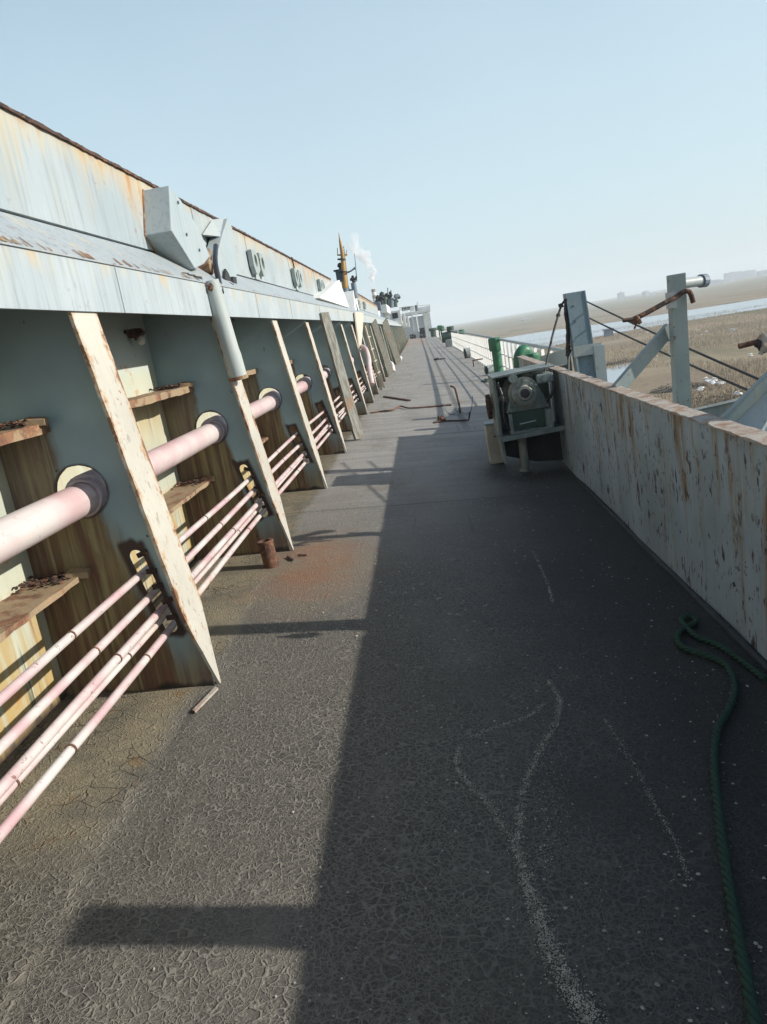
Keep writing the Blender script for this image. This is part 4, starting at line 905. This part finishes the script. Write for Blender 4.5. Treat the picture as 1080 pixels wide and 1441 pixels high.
# low plate section between the bulwark's end and the railing
pw = empty('outboard_plate', (1.9, 12.3, 0), 'pale low plate outside the bulwark end, dark below', 'plate')
b = MB(); a, c = atX(738, 508, 2.1), atX(800, 490, 2.1); b.prism([a, c, c+Vector((0, 0, -.22)), a+Vector((0, 0, -.22))], (.02, 0, 0)); b.build('panel', M['lightgrey'], pw)
b = MB(); b.prism([a+Vector((0, 0, -.223)), c+Vector((0, 0, -.223)), c+Vector((0, 0, -.6)), a+Vector((0, 0, -.6))], (.02, 0, 0)); b.build('lower_panel', M['dark'], pw)

def vent(lab, p, h, r, kind='hat', mat='green'):
    p = Vector(p); t_ = empty('ventilator', p, lab, 'ventilator', 'green deck ventilators')
    b = MB(); b.tube([p, p+Vector((0, 0, h*.72))], r, 18); b.ring(p, p+Vector((0, 0, .04)), r*1.3, r*.9, 18); b.build('pipe', M[mat], t_)
    b = MB()
    if kind == 'hat': b.tube([p+Vector((0, 0, h*.68)), p+Vector((0, 0, h*.72)), p+Vector((0, 0, h*.97)), p+Vector((0, 0, h))], [r*1.35, r*1.5, r*1.5, r*1.25], 8)
    else:
        b.tube(spline([p+Vector((0, 0, h*.65)), p+Vector((0, 0, h*.85)), p+Vector((-r*.6, -r*.4, h*.97)), p+Vector((-r*1.6, -r*1.0, h*.9)), p+Vector((-r*1.9, -r*1.2, h*.72))], 5), r*1.15, 14)
    b.build('head', M[mat], t_, .01)
    return t_
vent('bright green square-headed ventilator standing clear by the railing', (2.28, 23.6, dz(2.28)), 1.22, .135)
vent('green gooseneck ventilator rising behind the far bulwark end', (1.98, 14.6, dz(2)), 1.16, .10, 'goose')
vent('green flat-headed ventilator right against the bulwark end', (1.83, 13.0, dz(1.83)), 1.13, .085)
vent('slim green ventilator midway along the railing', atD(653.5, 493), 1.35, .14)
vent('green ventilator of a close pair far along the railing, front one', atD(624.5, 479.5), 1.7, .2)
vent('green ventilator of a close pair far along the railing, rear one', atD(621.5, 477.5), 1.8, .22)
vent('dark green ventilator nearest the deckhouse by the railing', atD(611, 474), 1.5, .5, 'hat', 'darkgreen')
p = atD(636, 487.5); t_ = empty('windlass', p, 'grey-green windlass drum by the railing in mid distance', 'windlass')
b = MB(); b.box(p+Vector((-.45, -.2, 0)), p+Vector((.5, .9, .6))); b.build('base', M['greengrey'], t_, .05)
b = MB(); b.tube([p+Vector((-.7, .3, .8)), p+Vector((.6, .3, .8))], .42, 18); b.tube([p+Vector((.1, .3, 1.1)), p+Vector((.1, .3, 1.6))], .3, 12); b.build('drum', M['darkgreen'], t_)
p = atD(657, 504); t_ = empty('rope_drum', p, 'round grey-green drum lying beside the railing', 'drum')
b = MB(); b.tube([p+Vector((-.05, 0, .24)), p+Vector((.42, .12, .26))], .25, 20); b.build('body', M['greengrey'], t_, .02)
b = MB(); b.ring(p+Vector((-.08, 0, .24)), p+Vector((-.05, 0, .24)), .29, .05, 20); b.build('end_plate', M['dark'], t_)
p = atD(690, 528); t_ = empty('pipe_end', p, 'short horizontal pipe with black open end beside the bright green ventilator', 'pipe')
b = MB(); b.ring(p+Vector((-.1, 0, .17)), p+Vector((.5, .25, .17)), .155, .13, 20); b.build('pipe', M['greengrey'], t_)
b = MB(); b.tube([p+Vector((-.085, .01, .17)), p+Vector((-.05, .02, .17))], .13, 18); b.build('dark_bore', M['dark'], t_)  # dark disc standing in for the shade inside the open end
b = MB(); b.bar(atD(667, 516, .25), atD(686, 514, .28), .05, .05); b.bar(atD(667, 516, 0), atD(667, 516, .26), .04, .04); tag(b.build('low_bracket', M['rust']), 'low rusty bracket on the deck near the pipe end', 'bracket')
b = MB(); q = Vector((1.30, 12.6, dz(1.3)))
b.tube([q+Vector((-.08, 0, 0)), q+Vector((-.08, 0, .42))], .035, 10); b.ring(q+Vector((-.2, 0, .47)), q+Vector((.16, 0, .47)), .06, .02, 12); b.blob(q+Vector((.1, 0, .4)), .09, .2)
tag(b.build('valve', M['rust']), 'rusty valve sticking up just behind the winch', 'valve')
b = MB()
for k in range(9): b.blob(atD(683+random.uniform(-5, 5), 538+random.uniform(-1.5, 2), .03), random.uniform(.04, .08), .35, 1, (1.3, 1, .6))
tag(b.build('crumpled_rag', M['darkgreen']), 'crumpled dark green rag on the deck near the vents', 'rag')
b = MB(); b.bar(atD(613, 507, .04), atD(625, 505.5, .04), .25, .06); b.blob(atD(616, 507, .08), .12, .3, 1, (1.5, 1, .5)); tag(b.build('deck_scrap', M['dark']), 'flat dark scrap on the deck in mid distance', 'scrap')

# ------------------------------------------------------------------ scrap on the deck
t_ = empty('bent_scrap', atD(640, 585), 'tangle of bent rusty rod and wire standing on the deck', 'scrap metal')
b = MB(); b.tube(spline([atD(610, 596, .015), atD(625, 594, .02), atD(645, 593.5, .02), atD(660, 592.5, .02)], 4)+[atD(661, 592, .05), atD(663.5, 592, .16)], .016, 8); b.build('rod', M['darkrust'], t_)
b = MB()
for k in range(9): b.blob(atD(617+k*1.2, 593+random.uniform(-3, 1), .04), random.uniform(.02, .05), .35)
b.build('lump', M['rust'], t_)
b = MB(); b.tube(spline([atD(648, 583, .02), atD(648.5, 583, .15), atD(647.5, 583, .3), atD(646, 583, .48), atD(644, 583, .53), atD(640, 583, .55)], 5), [.02]*10+[.03]*5+[.014]*11, 8) if False else b.tube(spline([atD(648, 583, .02), atD(648.5, 583, .15), atD(647.5, 583, .3), atD(646, 583, .48), atD(644, 583, .53), atD(640, 583, .55)], 5), .019, 8)
b.build('upright_rod', M['rust'], t_)
b = MB(); b.tube(spline([atD(627, 583, .22), atD(629, 584, .08), atD(634, 584, .01), atD(642, 582, .02), atD(648, 581, .05), atD(656, 583, .01), atD(664, 583, .08), atD(669, 583, .35)], 6), .007, 6); b.tube([atD(640, 585, .02), atD(647, 579, .12)], .012, 6); b.build('wire', M['slate'], t_)
b = MB(); b.tube(spline([atD(522, 582, .015), atD(536, 580, .02), atD(552, 579, .03), atD(564, 574, .04), atD(575, 576, .03), atD(600, 574, .02), atD(636, 571, .02)], 5), .018, 7, jit=.2); tag(b.build('rusty_rod', M['rust']), 'long crooked rusty rod lying across the deck', 'rod')
b = MB(); b.bar(atD(541, 559, .02), atD(577, 564.5, .02), .06, .03); tag(b.build('rusty_bar', M['darkrust']), 'short straight rusty flat bar lying on the deck past the crooked rod', 'bar')
b = MB(); b.bar(atD(405, 785, .012), atD(413, 790, .012), .015, .012); b.bar(atD(420, 783, .012), atD(432, 783, .012), .012, .01); tag(b.build('rust_flakes', M['darkrust']), 'two slivers of rust on the orange stain by the pipe stub', 'rust flake')
b = MB(); b.prism([atD(272, 1003, .006), atD(276, 1005, .006), atD(308, 972, .006), atD(304, 970, .006)], (0, 0, .01)); tag(b.build('wood_sliver', M['rustcap']), 'thin tan sliver lying at the foot of the nearest frame', 'sliver')

# pale flakes and grit over the shaded deck, and the spilled paint trails
fl = NT('pale_flake'); c_ = fl.obj(False); M['flake'] = fl.done(fl.mix(fl.step(fl.noise(c_, 30, 3), .35, .65), (.47, .45, .37), (.24, .23, .19)), .85)
def flakes(name, pts, lab, cat):
    b = MB()
    for (x, y, r) in pts:
        k = random.randint(4, 6); a0 = random.uniform(0, 6.28); z = dz(x)+.004+random.uniform(0, .002)
        vs = [(x+r*random.uniform(.55, 1.2)*math.cos(a0+2*math.pi*i/k), y+r*random.uniform(.55, 1.2)*math.sin(a0+2*math.pi*i/k)) for i in range(k)]
        b.add([(u, v, dz(u)+.003+.0015*random.random()) for u, v in vs]+[(x, y, z+r*.35)], [(i, (i+1) % k, k) for i in range(k)])
    o = b.build(name, M['flake'], fix=False); o['kind'] = 'stuff'; return tag(o, lab, cat)
pts = []
while len(pts) < 1700:
    x = random.uniform(-1.2, 1.25); y = 1.4+9*random.random()**1.8
    if random.random() > (.05 if x < -.6 else .35+.5*(.5+.5*math.sin(x*3.1+y*1.3)*math.sin(y*2.3+x))): continue
    pts.append((x, y, random.choice([.0015, .002, .002, .0025, .003, .004, .006])*(1.25 if y < 4 else 1.6)))
flakes('paint_flakes', pts, 'pale grit and paint flakes scattered over the shaded deck', 'grit')
def trail(pix, w0, w1, n, rr):
    P = spline([atD(*p) for p in pix], 10); out = []
    for k in range(n):
        t = random.random(); i = min(int(t*(len(P)-1)), len(P)-2); p = P[i].lerp(P[i+1], t*(len(P)-1)-i); w = w0+(w1-w0)*t
        out.append((p.x+random.gauss(0, w), p.y+random.gauss(0, w), rr*random.uniform(.5, 1.5)))
    return out
pts = trail([(772, 958), (787, 985), (783, 1015), (758, 1060), (740, 1105), (731, 1160), (733, 1210), (745, 1260)], .007, .012, 1500, .0022)
pts += trail([(768, 990), (745, 1008), (700, 1024), (660, 1040)], .006, .008, 260, .0022)
pts += trail([(648, 1050), (643, 1080), (662, 1105), (690, 1135), (712, 1170), (730, 1205), (745, 1250)], .007, .012, 800, .0022)
pts += trail([(745, 1250), (765, 1310), (785, 1360), (815, 1410), (835, 1450)], .014, .020, 1900, .0022)
pts += trail([(850, 1010), (885, 1065), (910, 1110), (930, 1150), (952, 1190), (972, 1240)], .006, .005, 420, .002)
pts += trail([(750, 775), (770, 820), (778, 848)], .007, .006, 260, .003)
pts += trail([(772, 1060), (778, 1120), (775, 1180), (755, 1230)], .035, .03, 500, .0018)
flakes('paint_spill', pts, 'wandering trail of spilled pale paint crumbs on the shaded deck', 'paint spill')

# green rope
def rope(pix, lab, r=.0155):
    P = spline([atD(x, y, .02) for x, y in pix], 40); Q_ = [P[0]]
    for p in P[1:]:
        if (p-Q_[-1]).length > .007: Q_.append(p)
    b = MB(); L = 0.
    st = [[], [], []]
    for i, p in enumerate(Q_):
        if i: L += (p-Q_[i-1]).length
        d = (Q_[min(i+1, len(Q_)-1)]-Q_[max(i-1, 0)]).normalized(); s_ = d.cross(Vector((0, 0, 1))).normalized(); u = s_.cross(d)
        for k in range(3):
            a = L/.11*2*math.pi+k*2*math.pi/3; st[k].append(p+(s_*math.cos(a)+u*math.sin(a))*r*.52)
    for k in range(3): b.tube(st[k], r*.56, 7)
    return tag(b.build('green_rope', M['rope']), lab, 'rope')
rope([(1078, 962), (1050, 940), (1015, 915), (985, 903), (968, 890), (960, 877), (972, 872), (980, 880), (962, 890), (953, 902), (962, 916), (990, 926), (1018, 938), (1031, 958), (1034, 980), (1026, 1004), (1011, 1030), (1006, 1060), (1006, 1095), (1011, 1140), (1017, 1190), (1024, 1240), (1033, 1290), (1043, 1345), (1053, 1395), (1064, 1450), (1075, 1500)], 'twisted green rope snaking along the deck beside the bulwark')

# ------------------------------------------------------------------ far shore: buildings, chimney, smoke
def far_bldg(x0, y0, x1, y1, Y, mat, lab, name='far_building', cat='building', ridge=False):
    a, c = atY(x0, y1, Y), atY(x1, y0, Y); h = c.z-a.z; zb = GZ; t_ = empty(name, ((a.x+c.x)/2, Y, zb), lab, cat, 'hazy buildings across the river')
    w = c.x-a.x; b = MB(); b.box((a.x, Y, zb), (c.x, Y+max(20, w*.5), a.z+h)); b.build('walls', mat, t_)
    b = MB(); 
    if ridge: b.prism([(a.x-1, Y-.6, a.z+h+.02), (c.x+1, Y-.6, a.z+h+.02), ((a.x+c.x)/2, Y-.6, a.z+h*1.25)], (0, max(20, w*.5)+1, 0))
    else: b.box((a.x+w*.3, Y+2, a.z+h+.02), (a.x+w*.5, Y+10, a.z+h*1.12))
    b.build('roof', mat, t_)
BL = [(1024, 381, 1043, 391, 1700, 'bldg', 'large hazy grey block on the horizon near the right edge', 0), (1044, 379, 1064, 388, 1750, 'bldg', 'hazy block with stepped roof just right of the large grey one', 0), (1071, 379, 1084, 387, 1650, 'bldg', 'hazy block cut by the right edge of the picture', 0),
      (1000, 393, 1015, 399, 1500, 'bldg', 'low hazy block left below the large grey one', 1), (1018, 391, 1034, 397, 1400, 'bldg2', 'long low white shed below the large grey block', 1), (1050, 389, 1078, 394, 1300, 'bldg2', 'wide low white shed nearest the right edge', 1),
      (909, 409, 914, 418, 1300, 'bldg2', 'small white tower block left of the slim post', 0), (916, 411, 924, 415, 1350, 'bldg2', 'white low building beside the small tower block', 1), (927, 409, 943, 414, 1350, 'bldg2', 'long white roofed hall left of the slim post', 1),
      (873, 411, 879, 424, 1600, 'bldg', 'thin hazy tower above the hooked rod', 0), (884, 416, 896, 423, 1550, 'bldg', 'faint low block right of the thin hazy tower', 0), (845, 424, 872, 431, 1300, 'bldg', 'broad dark hazy shed just right of the I-beam post', 1),
      (855, 431, 862, 433.5, 900, 'bldg2', 'tiny white hut on the far bank right of the I-beam post', 1), (738, 447.5, 749, 450, 800, 'bldg2', 'tiny white hut on the far bank left of the I-beam post', 1), (975, 398, 990, 404, 1500, 'bldg', 'faint grey block right of the slim post top', 0)]
for x0, y0, x1, y1, Y, m, lab, rg in BL: far_bldg(x0, y0, x1, y1, Y, M[m], lab, ridge=bool(rg))
p = atZ(857, 473, GZ); b = MB(); t_ = empty('channel_marker', (p.x, p.y, GZ), 'small dark square pile standing in the river', 'pile'); q = atY(857, 464, p.y); b.box((p.x-1.1, p.y-1, GZ-.5), (p.x+1.1, p.y+1, q.z)); b.build('shaft', M['slate'], t_, .1)
b = MB(); b.box((p.x-1.3, p.y-1.2, q.z), (p.x+1.3, p.y+1.2, q.z+.3)); b.build('cap', M['slate'], t_)
CY = 420.0
C_ = lambda x, y: atY(x, y, CY)
p = C_(528.5, 430); t_ = empty('factory_chimney', (p.x, CY, GZ), 'slim distant factory chimney banded pale and red, smoking', 'chimney')
base = Vector((p.x+.5, CY, GZ)); top = C_(525.5, 407)
b = MB(); b.tube([base, base.lerp(top, .86)], [1.5, 1.15], 16); b.build('shaft', M['bldg2'], t_)
for k in range(3):
    b = MB(); b.tube([base.lerp(top, .86+.047*k), base.lerp(top, .86+.047*(k+1))], 1.14, 16); b.build('band', [M['rustpaint'], M['bldg2'], M['rustpaint']][k], t_)
b = MB()
for k in range(60):
    t = k/59; c = spline([C_(525.5, 405), C_(524.5, 392), C_(522, 376), C_(514, 362), (C_(504, 352)), C_(494, 340)], 8)
    i = min(int(t*(len(c)-1)), len(c)-1); b.blob(c[i]+Vector((random.gauss(0, 1.), random.gauss(0, 1.), random.gauss(0, 1.)))*(.4+1.3*t), (.6+2.1*t)*random.uniform(.55, 1.15), .2, 2)
sm = b.build('smoke_plume', None)
m = bpy.data.materials.new('smoke_volume'); m.use_nodes = True; nt = m.node_tree; nt.nodes.clear(); o_ = nt.nodes.new('ShaderNodeOutputMaterial'); v = nt.nodes.new('ShaderNodeVolumePrincipled')
v.inputs['Color'].default_value = (.96, .96, .96, 1); tc = nt.nodes.new('ShaderNodeTexCoord'); ns = nt.nodes.new('ShaderNodeTexNoise'); ns.inputs['Scale'].default_value = .28; ns.inputs['Detail'].default_value = 5; nt.links.new(tc.outputs['Object'], ns.inputs['Vector'])
sx = nt.nodes.new('ShaderNodeSeparateXYZ'); nt.links.new(tc.outputs['Object'], sx.inputs[0])
m1 = nt.nodes.new('ShaderNodeMapRange'); nt.links.new(ns.outputs[0], m1.inputs['Value']); m1.inputs['From Min'].default_value = .33; m1.inputs['From Max'].default_value = .58; m1.inputs['To Max'].default_value = 1.5
m2 = nt.nodes.new('ShaderNodeMapRange'); nt.links.new(sx.outputs[2], m2.inputs['Value']); m2.inputs['From Min'].default_value = 24; m2.inputs['From Max'].default_value = 47; m2.inputs['To Min'].default_value = 1; m2.inputs['To Max'].default_value = .12
mm = nt.nodes.new('ShaderNodeMath'); mm.operation = 'MULTIPLY'; nt.links.new(m1.outputs[0], mm.inputs[0]); nt.links.new(m2.outputs[0], mm.inputs[1]); nt.links.new(mm.outputs[0], v.inputs['Density'])
nt.links.new(v.outputs[0], o_.inputs['Volume']); sm.data.materials.append(m)
tag(sm, 'white smoke plume drifting left from the distant chimney', 'smoke', None, 'stuff')
rm = sm.modifiers.new('remesh', 'REMESH'); rm.mode = 'VOXEL'; rm.voxel_size = .5; rm.use_smooth_shade = True

# haze: one closed box of even air round everything
b = MB(); b.box((-3400, -1600, GZ-1), (3400, 3400, 58)); hz = b.build('haze', None); tag(hz, 'pale even haze over the marsh and river', 'haze', None, 'stuff')
m = bpy.data.materials.new('haze_volume'); m.use_nodes = True; nt = m.node_tree; nt.nodes.clear(); o_ = nt.nodes.new('ShaderNodeOutputMaterial'); v = nt.nodes.new('ShaderNodeVolumePrincipled')
v.inputs['Color'].default_value = (.90, .95, 1.0, 1); v.inputs['Density'].default_value = .0005; v.inputs['Anisotropy'].default_value = .0; nt.links.new(v.outputs[0], o_.inputs['Volume']); hz.data.materials.append(m)

# ------------------------------------------------------------------ light, sky, camera
SD = Vector((1, -.06, .478)).normalized(); el = math.asin(SD.z); az = math.atan2(SD.x, SD.y)
w = bpy.data.worlds.new('World'); S.world = w; w.use_nodes = True; nt = w.node_tree
bg = nt.nodes['Background']; sky = nt.nodes.new('ShaderNodeTexSky'); sky.sky_type = 'NISHITA'; sky.sun_disc = False
sky.sun_elevation = el; sky.sun_rotation = az; sky.air_density = 1.25; sky.dust_density = 1.3; sky.ozone_density = 2.2; sky.altitude = 0
mul = nt.nodes.new('ShaderNodeVectorMath'); mul.operation = 'SCALE'; mul.inputs['Scale'].default_value = .125; nt.links.new(sky.outputs[0], mul.inputs[0])
tc = nt.nodes.new('ShaderNodeTexCoord'); sx = nt.nodes.new('ShaderNodeSeparateXYZ'); nt.links.new(tc.outputs['Generated'], sx.inputs[0])
mr = nt.nodes.new('ShaderNodeMapRange'); mr.interpolation_type = 'SMOOTHSTEP'; nt.links.new(sx.outputs[2], mr.inputs['Value'])
for k_, v_ in (('From Min', .8), ('From Max', .08), ('To Min', .0), ('To Max', .78)): mr.inputs[k_].default_value = v_
mx = nt.nodes.new('ShaderNodeMix'); mx.data_type = 'RGBA'; nz = nt.nodes.new('ShaderNodeTexNoise'); nz.inputs['Scale'].default_value = 1.6; nz.inputs['Detail'].default_value = 4; nt.links.new(tc.outputs['Generated'], nz.inputs['Vector'])
nm = nt.nodes.new('ShaderNodeMapRange'); nt.links.new(nz.outputs[0], nm.inputs['Value']); nm.inputs['From Min'].default_value = .35; nm.inputs['From Max'].default_value = .65; nm.inputs['To Min'].default_value = -.07; nm.inputs['To Max'].default_value = .07
na = nt.nodes.new('ShaderNodeMath'); na.operation = 'ADD'; na.use_clamp = True; nt.links.new(mr.outputs[0], na.inputs[0]); nt.links.new(nm.outputs[0], na.inputs[1]); nt.links.new(na.outputs[0], mx.inputs[0]); nt.links.new(mul.outputs[0], mx.inputs[6]); mx.inputs[7].default_value = (.51, .655, .725, 1)   # thin hazy veil towards the horizon
nt.links.new(mx.outputs[2], bg.inputs[0]); bg.inputs[1].default_value = 1.0
L = bpy.data.lights.new('sun', 'SUN'); L.energy = 5.0; L.angle = R(.6); L.color = (1, .945, .865)
lo_ = bpy.data.objects.new('sun', L); COL.objects.link(lo_); lo_.rotation_euler = SD.to_track_quat('Z', 'Y').to_euler(); lo_.location = (30, 0, 30)
cam = bpy.data.cameras.new('camera'); co = bpy.data.objects.new('camera', cam); COL.objects.link(co); S.camera = co
cam.sensor_fit = 'VERTICAL'; cam.sensor_height = 36; cam.sensor_width = 27; cam.lens = FPX/H_*36; cam.clip_start = .05; cam.clip_end = 9000
mw = Matrix.Identity(4)
for i, a in enumerate((IX, -IY, -FW)):
    for k in range(3): mw[k][i] = a[k]
mw.translation = EY; co.matrix_world = mw
S.view_settings.view_transform = 'Standard'; S.view_settings.look = 'None'; S.view_settings.exposure = .35; S.view_settings.gamma = 1
S.cycles.max_bounces = 8; S.cycles.volume_bounces = 3; S.cycles.use_denoising = True
